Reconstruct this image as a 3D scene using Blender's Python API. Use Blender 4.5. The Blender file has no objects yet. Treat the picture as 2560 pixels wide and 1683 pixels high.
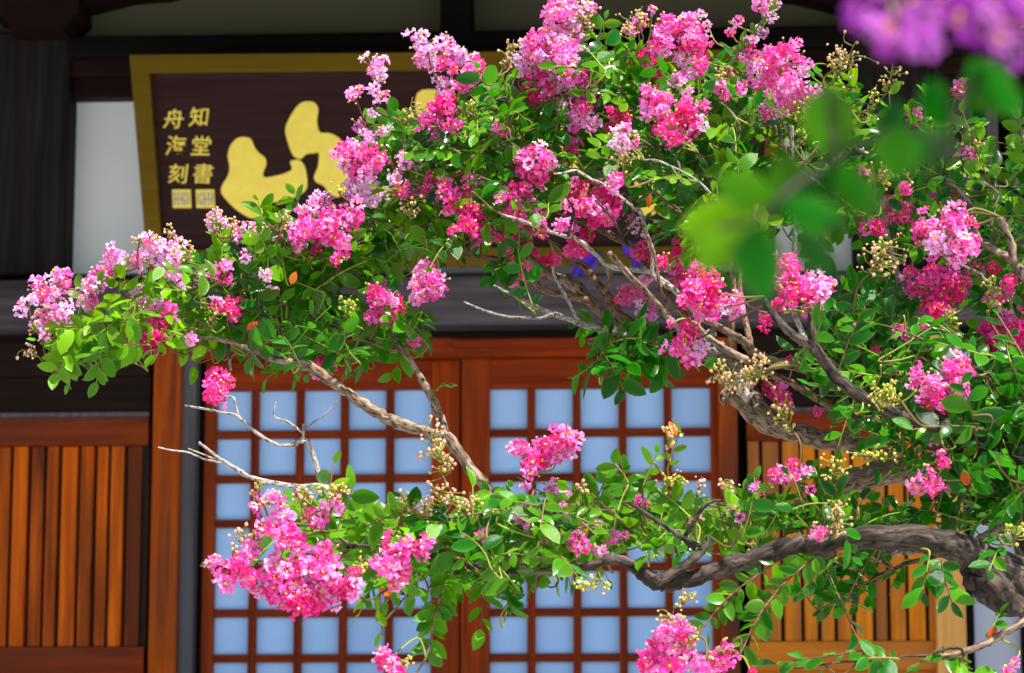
import bpy, math, random
import numpy as np
from mathutils import Vector, Matrix
R = math.radians
rng = random.Random(11)
nrg = np.random.default_rng(11)
scene = bpy.context.scene
col = scene.collection

# ---------------------------------------------------------------- camera, world, sun, exposure
F = 100.0                       # mm on a 36 mm sensor
FPX = F / 36.0 * 2560
CAM = Vector((0, 0, 1.6))
CM = Matrix.Rotation(R(3.0), 3, 'Z') @ Matrix.Rotation(R(90 + 9.6), 3, 'X')
FWD = (Matrix.Rotation(R(3.0), 3, 'Z') @ Vector((0, 1, 0)))
TREE = 4.8                      # metres to the tree, measured along the ground
cam = bpy.data.cameras.new('camera')
cam.lens = F; cam.sensor_width = 36; cam.clip_start = 0.1; cam.clip_end = 3000
cam.dof.use_dof = True
cam.dof.focus_distance = 4.82 / math.cos(R(9.6))
cam.dof.aperture_fstop = 9.5
camo = bpy.data.objects.new('camera', cam); col.objects.link(camo)
camo.matrix_world = Matrix.Translation(CAM) @ CM.to_4x4()
scene.camera = camo

SUN = Vector((0.38, -0.36, 0.95)).normalized()      # towards the sun
world = bpy.data.worlds.new('World'); scene.world = world; world.use_nodes = True
wn = world.node_tree.nodes; wl = world.node_tree.links
sky = wn.new('ShaderNodeTexSky'); sky.sky_type = 'NISHITA'; sky.sun_disc = False
sky.sun_elevation = math.asin(SUN.z); sky.sun_rotation = math.atan2(SUN.x, SUN.y)
bg = wn['Background']; bg.inputs['Strength'].default_value = 0.095
wl.new(sky.outputs[0], bg.inputs['Color'])
sl = bpy.data.lights.new('sun', 'SUN'); sl.energy = 5.0; sl.angle = R(0.53); sl.color = (1.0, 0.965, 0.92)
so = bpy.data.objects.new('sun', sl); col.objects.link(so)
so.rotation_euler = (-SUN).to_track_quat('-Z', 'Y').to_euler()
vs = scene.view_settings
vs.view_transform = 'Standard'; vs.look = 'None'; vs.gamma = 1; vs.use_curve_mapping = False
vs.exposure = 1.22
scene.cycles.use_denoising = True
scene.cycles.max_bounces = 10; scene.cycles.transmission_bounces = 6; scene.cycles.transparent_max_bounces = 8

# ---------------------------------------------------------------- pixel helpers (photo pixels, 2560 x 1683)
def ray(px, py):
    return CM @ Vector(((px - 1280) / FPX, (841.5 - py) / FPX, -1.0))
def at(px, py, d=TREE):
    """point on the pixel's ray at ground distance d from the camera"""
    v = ray(px, py); return CAM + v * (d / v.dot(FWD))
YF = 10.3
def onY(px, py, Y=YF):
    v = ray(px, py); return CAM + v * (Y / v.y)
def proj(p):
    q = CM.transposed() @ (Vector(p) - CAM)
    return 1280 + FPX * q.x / -q.z, 841.5 - FPX * q.y / -q.z, -q.z
CMn = np.array(CM)

# ---------------------------------------------------------------- object helpers
def link(name, me, mat=None, parent=None):
    o = bpy.data.objects.new(name, me); col.objects.link(o)
    if mat is not None and len(me.materials) == 0: me.materials.append(mat)
    if parent is not None: o.parent = parent
    return o
def mesh(name, v, f, smooth=False, attrs=None):
    me = bpy.data.meshes.new(name)
    me.from_pydata([tuple(x) for x in v], [], [tuple(x) for x in f])
    if smooth: me.polygons.foreach_set('use_smooth', [True] * len(me.polygons))
    if attrs:
        for k, a in attrs.items():
            at_ = me.attributes.new(k, 'FLOAT', 'POINT'); at_.data.foreach_set('value', np.asarray(a, dtype=np.float32))
    me.update(); return me
def empty(name, loc, label=None, cat=None, group=None):
    o = bpy.data.objects.new(name, None); col.objects.link(o); o.location = loc
    o.empty_display_size = 0.1
    if label: o['label'] = label
    if cat: o['category'] = cat
    if group: o['group'] = group
    return o
def adopt(o, parent):
    """parent while keeping the world place (all meshes are built in world coordinates)"""
    o.parent = parent; bpy.context.view_layer.update() if False else None
    o.matrix_parent_inverse = Matrix.Translation(-Vector(parent_loc(parent)))
    return o
def parent_loc(o):
    return o.location if o.parent is None else (o.parent.location * 0 + Vector((0, 0, 0)))
BV = [(0,1,3,2),(4,6,7,5),(0,4,5,1),(2,3,7,6),(0,2,6,4),(1,5,7,3)]
def boxmesh(name, x0, x1, y0, y1, z0, z1):
    v = [(x, y, z) for x in (x0, x1) for y in (y0, y1) for z in (z0, z1)]
    return mesh(name, v, BV)
def box(name, x0, x1, y0, y1, z0, z1, mat, parent, bevel=0.004):
    if x0 > x1: x0, x1 = x1, x0
    if z0 > z1: z0, z1 = z1, z0
    o = link(name, boxmesh(name, x0, x1, y0, y1, z0, z1), mat)
    if parent is not None: adopt(o, parent)
    if bevel:
        b = o.modifiers.new('bevel', 'BEVEL'); b.width = bevel; b.segments = 2
    return o
def pbox(name, px0, py0, px1, py1, y, th, mat, parent, bevel=0.004):
    """a box whose front face at depth y covers the given photo rectangle"""
    my, mx = (py0 + py1) / 2, (px0 + px1) / 2
    return box(name, onY(px0, my, y).x, onY(px1, my, y).x, y, y + th, onY(mx, py1, y).z, onY(mx, py0, y).z, mat, parent, bevel)
def prism(name, pts, thick, mat, parent, smooth=False):
    """closed outline of world points (front face) pushed back by the vector thick"""
    n = len(pts); v = [Vector(p) for p in pts] + [Vector(p) + thick for p in pts]
    f = [tuple(range(n)), tuple(range(2 * n - 1, n - 1, -1))] + [(i, i + n, (i + 1) % n + n, (i + 1) % n) for i in range(n)]
    o = link(name, mesh(name, v, f), mat); adopt(o, parent); return o

# ---------------------------------------------------------------- materials
def newmat(name):
    m = bpy.data.materials.new(name); m.use_nodes = True
    nt = m.node_tree; return m, nt, nt.nodes['Principled BSDF'], nt.nodes['Material Output']
def nd(nt, t, **kw):
    n = nt.nodes.new(t)
    for k, v in kw.items():
        if k.startswith('i_'): n.inputs[k[2:].replace('_', ' ')].default_value = v
        else: setattr(n, k, v)
    return n
def ramp(nt, fac, stops):
    r = nt.nodes.new('ShaderNodeValToRGB'); cr = r.color_ramp
    while len(cr.elements) > 1: cr.elements.remove(cr.elements[-1])
    for i, (p, c) in enumerate(stops):
        e = cr.elements[0] if i == 0 else cr.elements.new(p)
        e.position = p; e.color = (*c, 1)
    nt.links.new(fac, r.inputs['Fac']); return r.outputs['Color']
def wood(name, c0, c1, vertical=True, rough=0.55, weather=None, wamt=0.5, vary=0.0, bump=0.25):
    m, nt, b, out = newmat(name); L = nt.links
    tc = nd(nt, 'ShaderNodeTexCoord'); mp = nd(nt, 'ShaderNodeMapping')
    mp.inputs['Scale'].default_value = (42, 42, 1.6) if vertical else (1.6, 42, 42)
    oi = nd(nt, 'ShaderNodeObjectInfo')
    addv = nd(nt, 'ShaderNodeVectorMath', operation='ADD'); L.new(tc.outputs['Object'], addv.inputs[0])
    mulr = nd(nt, 'ShaderNodeVectorMath', operation='SCALE'); mulr.inputs[0].default_value = (3.1, 1.7, 2.3); L.new(oi.outputs['Random'], mulr.inputs['Scale'])
    L.new(mulr.outputs[0], addv.inputs[1]); L.new(addv.outputs[0], mp.inputs['Vector'])
    n1 = nd(nt, 'ShaderNodeTexNoise'); n1.inputs['Scale'].default_value = 1.0; n1.inputs['Detail'].default_value = 7; n1.inputs['Roughness'].default_value = 0.62
    n1.inputs['Distortion'].default_value = 0.6
    L.new(mp.outputs[0], n1.inputs['Vector'])
    c = ramp(nt, n1.outputs['Fac'], [(0.3, c0), (0.7, c1)])
    if weather is not None:
        mp2 = nd(nt, 'ShaderNodeMapping'); mp2.inputs['Scale'].default_value = (7, 7, 0.9) if vertical else (0.9, 7, 7)
        L.new(addv.outputs[0], mp2.inputs['Vector'])
        n2 = nd(nt, 'ShaderNodeTexNoise'); n2.inputs['Scale'].default_value = 1.3; n2.inputs['Detail'].default_value = 5
        L.new(mp2.outputs[0], n2.inputs['Vector'])
        f = nd(nt, 'ShaderNodeMapRange'); f.inputs['From Min'].default_value = 0.42; f.inputs['From Max'].default_value = 0.68; f.inputs['To Max'].default_value = wamt
        if vary:
            ma = nd(nt, 'ShaderNodeMath', operation='MULTIPLY_ADD'); ma.inputs[1].default_value = vary; ma.inputs[2].default_value = -vary / 2
            L.new(oi.outputs['Random'], ma.inputs[0])
            ad = nd(nt, 'ShaderNodeMath', operation='ADD'); L.new(n2.outputs['Fac'], ad.inputs[0]); L.new(ma.outputs[0], ad.inputs[1]); L.new(ad.outputs[0], f.inputs['Value'])
        else: L.new(n2.outputs['Fac'], f.inputs['Value'])
        mx = nd(nt, 'ShaderNodeMixRGB'); L.new(f.outputs[0], mx.inputs['Fac']); L.new(c, mx.inputs['Color1']); mx.inputs['Color2'].default_value = (*weather, 1)
        c = mx.outputs[0]
    L.new(c, b.inputs['Base Color']); b.inputs['Roughness'].default_value = rough
    b.inputs['Specular IOR Level'].default_value = 0.08
    bp = nd(nt, 'ShaderNodeBump'); bp.inputs['Strength'].default_value = bump; bp.inputs['Distance'].default_value = 0.004
    L.new(n1.outputs['Fac'], bp.inputs['Height']); L.new(bp.outputs[0], b.inputs['Normal'])
    return m
def plain(name, c, rough=0.8, var=0.08, scale=6.0, metallic=0.0, bump=0.0, spec=0.3):
    m, nt, b, out = newmat(name); L = nt.links
    tc = nd(nt, 'ShaderNodeTexCoord'); n = nd(nt, 'ShaderNodeTexNoise'); n.inputs['Scale'].default_value = scale; n.inputs['Detail'].default_value = 6
    L.new(tc.outputs['Object'], n.inputs['Vector'])
    lo = tuple(max(0, x * (1 - var)) for x in c); hi = tuple(min(1, x * (1 + var)) for x in c)
    L.new(ramp(nt, n.outputs['Fac'], [(0.3, lo), (0.7, hi)]), b.inputs['Base Color'])
    b.inputs['Roughness'].default_value = rough; b.inputs['Metallic'].default_value = metallic; b.inputs['Specular IOR Level'].default_value = spec
    if bump:
        bp = nd(nt, 'ShaderNodeBump'); bp.inputs['Strength'].default_value = bump; bp.inputs['Distance'].default_value = 0.01
        L.new(n.outputs['Fac'], bp.inputs['Height']); L.new(bp.outputs[0], b.inputs['Normal'])
    return m
M = {}
M['door_v'] = wood('door_wood_upright', (0.12, 0.011, 0.0006), (0.42, 0.058, 0.002), True, 0.45, (0.16, 0.025, 0.003), 0.7)
M['door_h'] = wood('door_wood_level', (0.10, 0.009, 0.0006), (0.33, 0.042, 0.002), False, 0.45, (0.15, 0.022, 0.003), 0.7)
M['bar_v'] = wood('lattice_bar_upright', (0.085, 0.009, 0.0006), (0.25, 0.032, 0.0015), True, 0.5)
M['bar_h'] = wood('lattice_bar_level', (0.085, 0.009, 0.0006), (0.25, 0.032, 0.0015), False, 0.5)
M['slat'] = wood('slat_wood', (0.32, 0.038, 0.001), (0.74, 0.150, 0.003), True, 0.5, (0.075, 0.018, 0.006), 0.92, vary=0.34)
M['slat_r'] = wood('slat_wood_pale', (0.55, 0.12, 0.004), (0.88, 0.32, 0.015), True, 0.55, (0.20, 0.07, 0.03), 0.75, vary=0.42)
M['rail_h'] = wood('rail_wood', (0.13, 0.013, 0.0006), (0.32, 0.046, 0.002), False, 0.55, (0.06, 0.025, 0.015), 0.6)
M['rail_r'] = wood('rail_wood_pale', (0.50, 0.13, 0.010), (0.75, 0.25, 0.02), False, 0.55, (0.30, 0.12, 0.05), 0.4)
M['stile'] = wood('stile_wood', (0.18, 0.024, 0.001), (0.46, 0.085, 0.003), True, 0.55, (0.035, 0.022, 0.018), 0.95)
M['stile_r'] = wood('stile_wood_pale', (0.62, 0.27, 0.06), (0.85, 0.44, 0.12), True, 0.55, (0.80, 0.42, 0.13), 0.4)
M['dark_h'] = wood('dark_wood_level', (0.007, 0.0035, 0.003), (0.021, 0.009, 0.006), False, 0.6)
M['dark_v'] = wood('dark_wood_upright', (0.016, 0.009, 0.006), (0.045, 0.024, 0.016), True, 0.6)
M['black'] = wood('blackened_wood', (0.003, 0.002, 0.002), (0.008, 0.006, 0.005), False, 0.65)
M['pillar'] = wood('weathered_pillar_wood', (0.006, 0.0055, 0.0052), (0.024, 0.021, 0.020), True, 0.7, (0.012, 0.008, 0.007), 0.5)
M['grey_v'] = wood('grey_wood_upright', (0.06, 0.058, 0.064), (0.13, 0.125, 0.135), True, 0.7)
M['beam'] = wood('weathered_beam_wood', (0.045, 0.037, 0.043), (0.125, 0.107, 0.12), False, 0.7, (0.016, 0.011, 0.011), 0.8)
M['board'] = wood('sign_board_wood', (0.022, 0.008, 0.008), (0.042, 0.016, 0.015), False, 0.5)
M['gold'] = plain('gold_leaf', (1.0, 0.76, 0.085), 0.45, 0.07, 25, 0.0, 0.25, 0.5)
M['goldframe'] = wood('gilt_frame', (0.10, 0.060, 0.0005), (0.145, 0.088, 0.001), False, 0.45)
M['seal'] = plain('seal_blue', (0.25, 0.27, 0.42), 0.6)
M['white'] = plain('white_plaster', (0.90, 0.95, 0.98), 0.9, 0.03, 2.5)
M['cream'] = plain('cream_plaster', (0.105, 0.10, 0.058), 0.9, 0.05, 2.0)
M['cool'] = plain('shaded_white_plaster', (0.52, 0.56, 0.66), 0.9, 0.04, 2.0)  # white plaster with its bluish shade mixed into the base colour
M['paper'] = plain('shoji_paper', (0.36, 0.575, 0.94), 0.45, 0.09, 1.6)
M['purple'] = plain('purple_cloth', (0.10, 0.035, 0.55), 0.75, 0.2, 9)
M['stone'] = plain('stone', (0.34, 0.32, 0.29), 0.85, 0.15, 8, bump=0.3)
M['tile'] = plain('roof_tile', (0.10, 0.105, 0.115), 0.6, 0.15, 12, bump=0.3)
M['gravel'] = plain('pale_gravel', (0.38, 0.37, 0.35), 0.95, 0.2, 60, bump=0.6)
M['metal'] = plain('dull_metal', (0.22, 0.22, 0.21), 0.45, 0.2, 20, 0.6)

def leafmat(name, base0, base1, trans, young, ytrans, spec=0.24):
    m, nt, b, out = newmat(name); L = nt.links
    oi = nd(nt, 'ShaderNodeObjectInfo'); ti = nd(nt, 'ShaderNodeAttribute', attribute_name='tint'); yo = nd(nt, 'ShaderNodeAttribute', attribute_name='young'); ed = nd(nt, 'ShaderNodeAttribute', attribute_name='edge')
    ad = nd(nt, 'ShaderNodeMath', operation='ADD'); L.new(oi.outputs['Random'], ad.inputs[0]); L.new(ti.outputs['Fac'], ad.inputs[1])
    fr = nd(nt, 'ShaderNodeMath', operation='FRACT'); L.new(ad.outputs[0], fr.inputs[0])
    c = ramp(nt, fr.outputs[0], [(0.0, base0), (0.8, base1), (1.0, tuple(0.5 * (x + y) for x, y in zip(base1, young)))])
    mx = nd(nt, 'ShaderNodeMixRGB'); L.new(yo.outputs['Fac'], mx.inputs['Fac']); L.new(c, mx.inputs['Color1']); mx.inputs['Color2'].default_value = (*young, 1)
    me = nd(nt, 'ShaderNodeMixRGB'); mul = nd(nt, 'ShaderNodeMath', operation='MULTIPLY'); mul.inputs[1].default_value = 0.25
    pw = nd(nt, 'ShaderNodeMath', operation='POWER'); pw.inputs[1].default_value = 7.0
    L.new(ed.outputs['Fac'], pw.inputs[0]); L.new(pw.outputs[0], mul.inputs[0]); L.new(mul.outputs[0], me.inputs['Fac']); L.new(mx.outputs[0], me.inputs['Color1']); me.inputs['Color2'].default_value = (0.34, 0.40, 0.05, 1)
    # mottling
    tc = nd(nt, 'ShaderNodeTexCoord'); nz = nd(nt, 'ShaderNodeTexNoise'); nz.inputs['Scale'].default_value = 90; nz.inputs['Detail'].default_value = 3
    L.new(tc.outputs['Object'], nz.inputs['Vector'])
    hv = nd(nt, 'ShaderNodeHueSaturation'); mr = nd(nt, 'ShaderNodeMapRange'); mr.inputs['To Min'].default_value = 0.75; mr.inputs['To Max'].default_value = 1.25
    L.new(nz.outputs['Fac'], mr.inputs['Value']); L.new(mr.outputs[0], hv.inputs['Value']); L.new(me.outputs[0], hv.inputs['Color'])
    L.new(hv.outputs[0], b.inputs['Base Color'])
    b.inputs['Roughness'].default_value = 0.22; b.inputs['Specular IOR Level'].default_value = spec
    bp = nd(nt, 'ShaderNodeBump'); bp.inputs['Strength'].default_value = 0.25; bp.inputs['Distance'].default_value = 0.002
    L.new(nz.outputs['Fac'], bp.inputs['Height']); L.new(bp.outputs[0], b.inputs['Normal'])
    tr = nd(nt, 'ShaderNodeBsdfTranslucent')
    mt = nd(nt, 'ShaderNodeMixRGB'); L.new(yo.outputs['Fac'], mt.inputs['Fac']); mt.inputs['Color1'].default_value = (*trans, 1); mt.inputs['Color2'].default_value = (*ytrans, 1)
    L.new(mt.outputs[0], tr.inputs['Color'])
    ms = nd(nt, 'ShaderNodeMixShader'); ms.inputs['Fac'].default_value = 0.24
    L.new(b.outputs[0], ms.inputs[1]); L.new(tr.outputs[0], ms.inputs[2]); L.new(ms.outputs[0], out.inputs['Surface'])
    return m
M['leaf'] = leafmat('leaf', (0.0012, 0.021, 0.0025), (0.011, 0.128, 0.001), (0.05, 0.46, 0.002), (0.16, 0.36, 0.002), (0.42, 0.75, 0.004))
M['leaf_thick'] = leafmat('leaf_thick', (0.001, 0.040, 0.002), (0.005, 0.08, 0.001), (0.006, 0.26, 0.0), (0.12, 0.30, 0.002), (0.34, 0.75, 0.0), 0.12)
M['leaf_autumn'] = leafmat('leaf_turning_orange', (0.50, 0.055, 0.004), (0.60, 0.11, 0.006), (0.8, 0.12, 0.01), (0.6, 0.2, 0.01), (0.8, 0.3, 0.02))
def petalmat(name):
    m, nt, b, out = newmat(name); L = nt.links
    ti = nd(nt, 'ShaderNodeAttribute', attribute_name='tint')
    c = ramp(nt, ti.outputs['Fac'], [(0.0, (0.80, 0.015, 0.18)), (0.3, (0.90, 0.055, 0.37)), (0.6, (0.93, 0.18, 0.60)), (0.85, (0.93, 0.48, 0.82)), (1.0, (0.88, 0.62, 0.84))])
    L.new(c, b.inputs['Base Color']); b.inputs['Roughness'].default_value = 0.65; b.inputs['Specular IOR Level'].default_value = 0.25
    tr = nd(nt, 'ShaderNodeBsdfTranslucent'); L.new(c, tr.inputs['Color'])
    ms = nd(nt, 'ShaderNodeMixShader'); ms.inputs['Fac'].default_value = 0.42
    L.new(b.outputs[0], ms.inputs[1]); L.new(tr.outputs[0], ms.inputs[2]); L.new(ms.outputs[0], out.inputs['Surface'])
    return m
M['petal'] = petalmat('petal')
def attrmat(name, stops, rough=0.5, spec=0.4, trans=0.0):
    m, nt, b, out = newmat(name); L = nt.links
    ti = nd(nt, 'ShaderNodeAttribute', attribute_name='tint')
    c = ramp(nt, ti.outputs['Fac'], stops)
    L.new(c, b.inputs['Base Color']); b.inputs['Roughness'].default_value = rough; b.inputs['Specular IOR Level'].default_value = spec
    if trans:
        tr = nd(nt, 'ShaderNodeBsdfTranslucent'); L.new(c, tr.inputs['Color']); ms = nd(nt, 'ShaderNodeMixShader'); ms.inputs['Fac'].default_value = trans
        L.new(b.outputs[0], ms.inputs[1]); L.new(tr.outputs[0], ms.inputs[2]); L.new(ms.outputs[0], out.inputs['Surface'])
    return m
M['petal_mauve'] = attrmat('petal_mauve', [(0, (0.36, 0.035, 0.40)), (0.5, (0.48, 0.08, 0.50)), (1, (0.54, 0.16, 0.56))], 0.65, 0.25, 0.4)
M['bud'] = attrmat('bud', [(0, (0.34, 0.42, 0.03)), (0.35, (0.52, 0.42, 0.06)), (0.65, (0.62, 0.30, 0.13)), (1, (0.70, 0.38, 0.32))], 0.5, 0.4)
M['stamen'] = plain('stamen', (0.85, 0.36, 0.01), 0.6, 0.2, 40)
M['stalk'] = attrmat('stalk', [(0, (0.26, 0.34, 0.03)), (0.35, (0.18, 0.17, 0.03)), (0.5, (0.17, 0.11, 0.035)), (1, (0.10, 0.04, 0.02))], 0.6, 0.3)
def bark(name, stops, scale=18, rough=0.8, bumps=0.8):
    m, nt, b, out = newmat(name); L = nt.links
    tc = nd(nt, 'ShaderNodeAttribute', attribute_name='bk')
    n1 = nd(nt, 'ShaderNodeTexNoise'); n1.inputs['Scale'].default_value = scale * 2.2; n1.inputs['Detail'].default_value = 8; n1.inputs['Roughness'].default_value = 0.65; n1.inputs['Distortion'].default_value = 1.2
    L.new(tc.outputs['Vector'], n1.inputs['Vector'])
    n2 = nd(nt, 'ShaderNodeTexNoise'); n2.inputs['Scale'].default_value = scale * 12; n2.inputs['Detail'].default_value = 6
    L.new(tc.outputs['Vector'], n2.inputs['Vector'])
    c = ramp(nt, n1.outputs['Fac'], stops)
    mx = nd(nt, 'ShaderNodeMixRGB', blend_type='MULTIPLY'); mx.inputs['Fac'].default_value = 1.0
    L.new(c, mx.inputs['Color1']); L.new(ramp(nt, n2.outputs['Fac'], [(0.36, (0.16, 0.13, 0.11)), (0.47, (0.8, 0.78, 0.76)), (0.62, (1.25, 1.22, 1.18))]), mx.inputs['Color2'])
    L.new(mx.outputs[0], b.inputs['Base Color']); b.inputs['Roughness'].default_value = rough; b.inputs['Specular IOR Level'].default_value = 0.25
    bp = nd(nt, 'ShaderNodeBump'); bp.inputs['Strength'].default_value = bumps; bp.inputs['Distance'].default_value = 0.004
    sm = nd(nt, 'ShaderNodeMath', operation='ADD'); L.new(n1.outputs['Fac'], sm.inputs[0]); L.new(n2.outputs['Fac'], sm.inputs[1])
    L.new(sm.outputs[0], bp.inputs['Height']); L.new(bp.outputs[0], b.inputs['Normal'])
    return m
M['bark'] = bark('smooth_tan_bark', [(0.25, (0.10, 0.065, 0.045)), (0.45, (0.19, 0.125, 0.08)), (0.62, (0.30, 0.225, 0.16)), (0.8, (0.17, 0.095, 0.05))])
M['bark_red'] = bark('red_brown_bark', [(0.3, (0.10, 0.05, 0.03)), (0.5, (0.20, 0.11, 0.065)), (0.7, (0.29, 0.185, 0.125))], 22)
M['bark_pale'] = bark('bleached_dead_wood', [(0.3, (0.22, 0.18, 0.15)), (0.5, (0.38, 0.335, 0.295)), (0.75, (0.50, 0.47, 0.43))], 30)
M['bark_dark'] = bark('dark_shaded_bark', [(0.3, (0.014, 0.009, 0.007)), (0.5, (0.042, 0.029, 0.021)), (0.72, (0.17, 0.13, 0.105))], 14)  # darker bark colour, mostly carries the leaf shade on the limbs
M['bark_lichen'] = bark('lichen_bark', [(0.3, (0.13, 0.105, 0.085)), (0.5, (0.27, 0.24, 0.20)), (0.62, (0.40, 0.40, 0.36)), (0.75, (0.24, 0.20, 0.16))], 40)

# ---------------------------------------------------------------- ground
gm = mesh('ground', [(-400, -400, 0), (400, -400, 0), (400, 400, 0), (-400, 400, 0)], [(0, 1, 2, 3)])
g = link('ground', gm, M['gravel']); g['kind'] = 'structure'; g['label'] = 'pale gravel ground in front of the hall'

# ---------------------------------------------------------------- temple building
bld = empty('temple_building', (0, YF, 0), 'timber temple hall with plaster walls, dark beams and red-brown lattice doors', 'building')
# upper storey: plaster above the head beam, beam, short post
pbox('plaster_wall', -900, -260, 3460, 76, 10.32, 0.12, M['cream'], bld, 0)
pbox('short_post', 1101, -260, 1180, 82, 10.16, 0.14, M['black'], bld)
pbox('head_beam', 172, 78, 2127, 178, 10.22, 0.2, M['dark_h'], bld, 0.01)
for a, b_ in ((-900, -31), (2331, 3460)): pbox('head_beam', a, 78, b_, 178, 10.22, 0.2, M['dark_h'], bld, 0.01)
for a, b_ in ((-900, -34), (174, 2126), (2334, 3460)): pbox('head_beam', a, 78, b_, 128, 10.16, 0.058, M['black'], bld, 0.01)
for a, b_ in ((-900, -32), (171, 2128), (2332, 3460)): pbox('transom_rail', a, 181, b_, 231, 10.26, 0.1, M['dark_h'], bld)
for a, b_ in ((165, 1040), (1041, 1245), (1246, 2136)):
    pbox('plaster_wall', a, 233, b_, 681, 10.34, 0.06, M['white'], bld, 0)
pbox('pillar', -30, 79, 170, 686, 10.20, 0.15, M['pillar'], bld, 0.012)
pbox('pillar', 2130, 79, 2330, 686, 10.20, 0.15, M['pillar'], bld, 0.012)
for cx in (85, 2230):
    o = [(-112, -120), (112, -120), (112, 28), (95, 42), (84, 58), (72, 76), (-62, 76), (-66, 52), (-80, 36), (-112, 24)]
    prism('bracket_block', [onY(cx + a, b_, 10.06) for a, b_ in reversed(o)], Vector((0, 0.24, 0)), M['dark_h'], bld)
# curved bracket arms running sideways from the blocks
for cx, s in ((85, 1), (2230, -1)):
    o = [(90, -60), (420, -60), (400, -30), (330, -6), (240, 0), (120, 30), (90, 34)]
    pts = [onY(cx + s * a, b_ - 14, 10.17) for a, b_ in o]
    if s > 0: pts.reverse()
    prism('bracket_arm', pts, Vector((0, 0.14, 0)), M['dark_h'], bld)
# the big weathered lintel beam
pbox('lintel_beam', -900, 686, 3460, 812, 10.08, 0.26, M['beam'], bld, 0.014)
pbox('door_head', -900, 815, 3460, 842, 10.20, 0.14, M['black'], bld)
pbox('door_head', 478, 843, 1800, 893, 10.22, 0.12, M['door_h'], bld)
pbox('door_head', 1130, 846, 1800, 868, 10.205, 0.014, M['door_h'], bld, 0.002)

def ztop(py, px=1155, y=10.3): return onY(px, py, y).z
def lattice_door(name, px_l, px_r, cols, xc, y, label, py0=897):
    """frame with stiles and rails; bars and paper panes are pieces of their own"""
    z1 = ztop(py0); zf = 1.32
    x0, x1 = onY(px_l, 1250, y).x, onY(px_r, 1250, y).x
    bars = [onY(a, 1250, y).x for a in xc]
    top = [975 + 111.5 * i for i in range(-1, 20)]
    d = empty(name, (0, 0, 0)); d.parent = bld; d.matrix_parent_inverse = Matrix.Translation((0, -YF, 0)); d['label'] = label
    lx0, lx1 = bars[0], bars[-1]
    def b(n, *a, **k): return box(n, *a, d, **k)
    b('stile', x0, lx0, y, y + 0.038, zf, z1, M['door_v']); b('stile', lx1, x1, y, y + 0.038, zf, z1, M['door_v'])
    zr = ztop(972, y=y)
    b('rail', lx0, lx1, y + 0.001, y + 0.037, zr, z1, M['door_h'])
    b('rail', lx0, lx1, y + 0.001, y + 0.037, zf, zf + 0.11, M['door_h'])
    # level bars, pitch 0.1615 m
    pitch = (ztop(975, y=y) - ztop(975 + 111.8 * 5, y=y)) / 5
    zs = []; z = zr
    while z - pitch > zf + 0.11: zs.append(z); z -= pitch
    bw = 0.0148
    for i in range(1, len(zs)):
        b('muntin', lx0, lx1, y + 0.008, y + 0.031, zs[i] - bw, zs[i] + bw, M['bar_h'], bevel=0.002)
    for i in range(1, len(bars) - 1):
        b('muntin', bars[i] - bw, bars[i] + bw, y + 0.004, y + 0.034, zf + 0.11, zr, M['bar_v'], bevel=0.002)
    for i in range(len(bars) - 1):
        for j in range(len(zs)):
            za = zs[j]; zb = zs[j + 1] if j + 1 < len(zs) else zf + 0.11
            b('pane', bars[i] + 0.0005, bars[i + 1] - 0.0005, y + 0.0345, y + 0.0385, zb + 0.0005, za - 0.0005, M['paper'], bevel=0)
    return d
lattice_door('lattice_door', 508, 1150, 5, [538, 634, 747, 859, 973, 1078], 10.31, 'lattice door of square panes between the weathered jamb and the centre stiles')
lattice_door('lattice_door', 1153, 1800, 5, [1224, 1328, 1442, 1557, 1671, 1778], 10.27, 'lattice door of square panes beside the orange post')
# jambs left of the doors and the post right of them
pbox('jamb', 441, 815, 478, 2500, 10.24, 0.16, M['grey_v'], bld, 0.006)
pbox('jamb', 479, 843, 508, 2500, 10.33, 0.08, M['black'], bld)
pbox('post', 1803, 843, 1852, 2500, 10.20, 0.16, M['stile'], bld, 0.006)
pbox('jamb', 1853, 843, 1868, 2500, 10.30, 0.08, M['black'], bld)

def slat_panel(px0, px1, left, mats, label):
    y = 10.22
    d = empty('slat_panel', (0, 0, 0)); d.parent = bld; d.matrix_parent_inverse = Matrix.Translation((0, -YF, 0)); d['label'] = label
    cx = 190 if left else 2150
    X0, X1 = onY(px0, 1300, y).x, onY(px1, 1300, y).x
    dy = 0 if left else -14
    z = lambda py: onY(cx, py + dy, y).z
    b = lambda n, x0, x1, ya, yb, za, zb, m, bev=0.004: box(n, x0, x1, ya, yb, za, zb, m, d, bev)
    b('rail', X0, X1, y, y + 0.05, z(940), z(845), M['dark_h'])
    b('panel', X0, X1, y + 0.03, y + 0.045, z(1035), z(940), M['dark_h'], 0)
    b('molding', X0, X1, y + 0.012, y + 0.03, z(1043), z(1030), M['grey_v'], 0.002)
    b('rail', X0, X1, y, y + 0.05, z(1114), z(1044), M['rail_h'])
    b('rail', X0, X1, y, y + 0.05, z(1690), z(1617), mats[1])
    b('backing', X0, X1, y + 0.040, y + 0.05, z(1617), z(1114), M['dark_v'], 0)
    zf = 1.32
    b('rail', X0, X1, y, y + 0.05, zf, zf + 0.12, mats[1])
    b('panel', X0, X1, y + 0.03, y + 0.045, zf + 0.12, z(1690), mats[1], 0)
    x = X0 + 0.004
    r2 = random.Random(5 if left else 9)
    i = 0
    while x < X1 - 0.02:
        w = r2.choice([0.052, 0.046, 0.058, 0.040]); w = min(w, X1 - x - 0.003)
        pr = (0.004 if i % 2 == 0 else 0.016)
        b('slat', x, x + w, y + pr, y + 0.038, z(1616), z(1115), mats[0], 0.003)
        x += w + 0.013; i += 1
    return d
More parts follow.
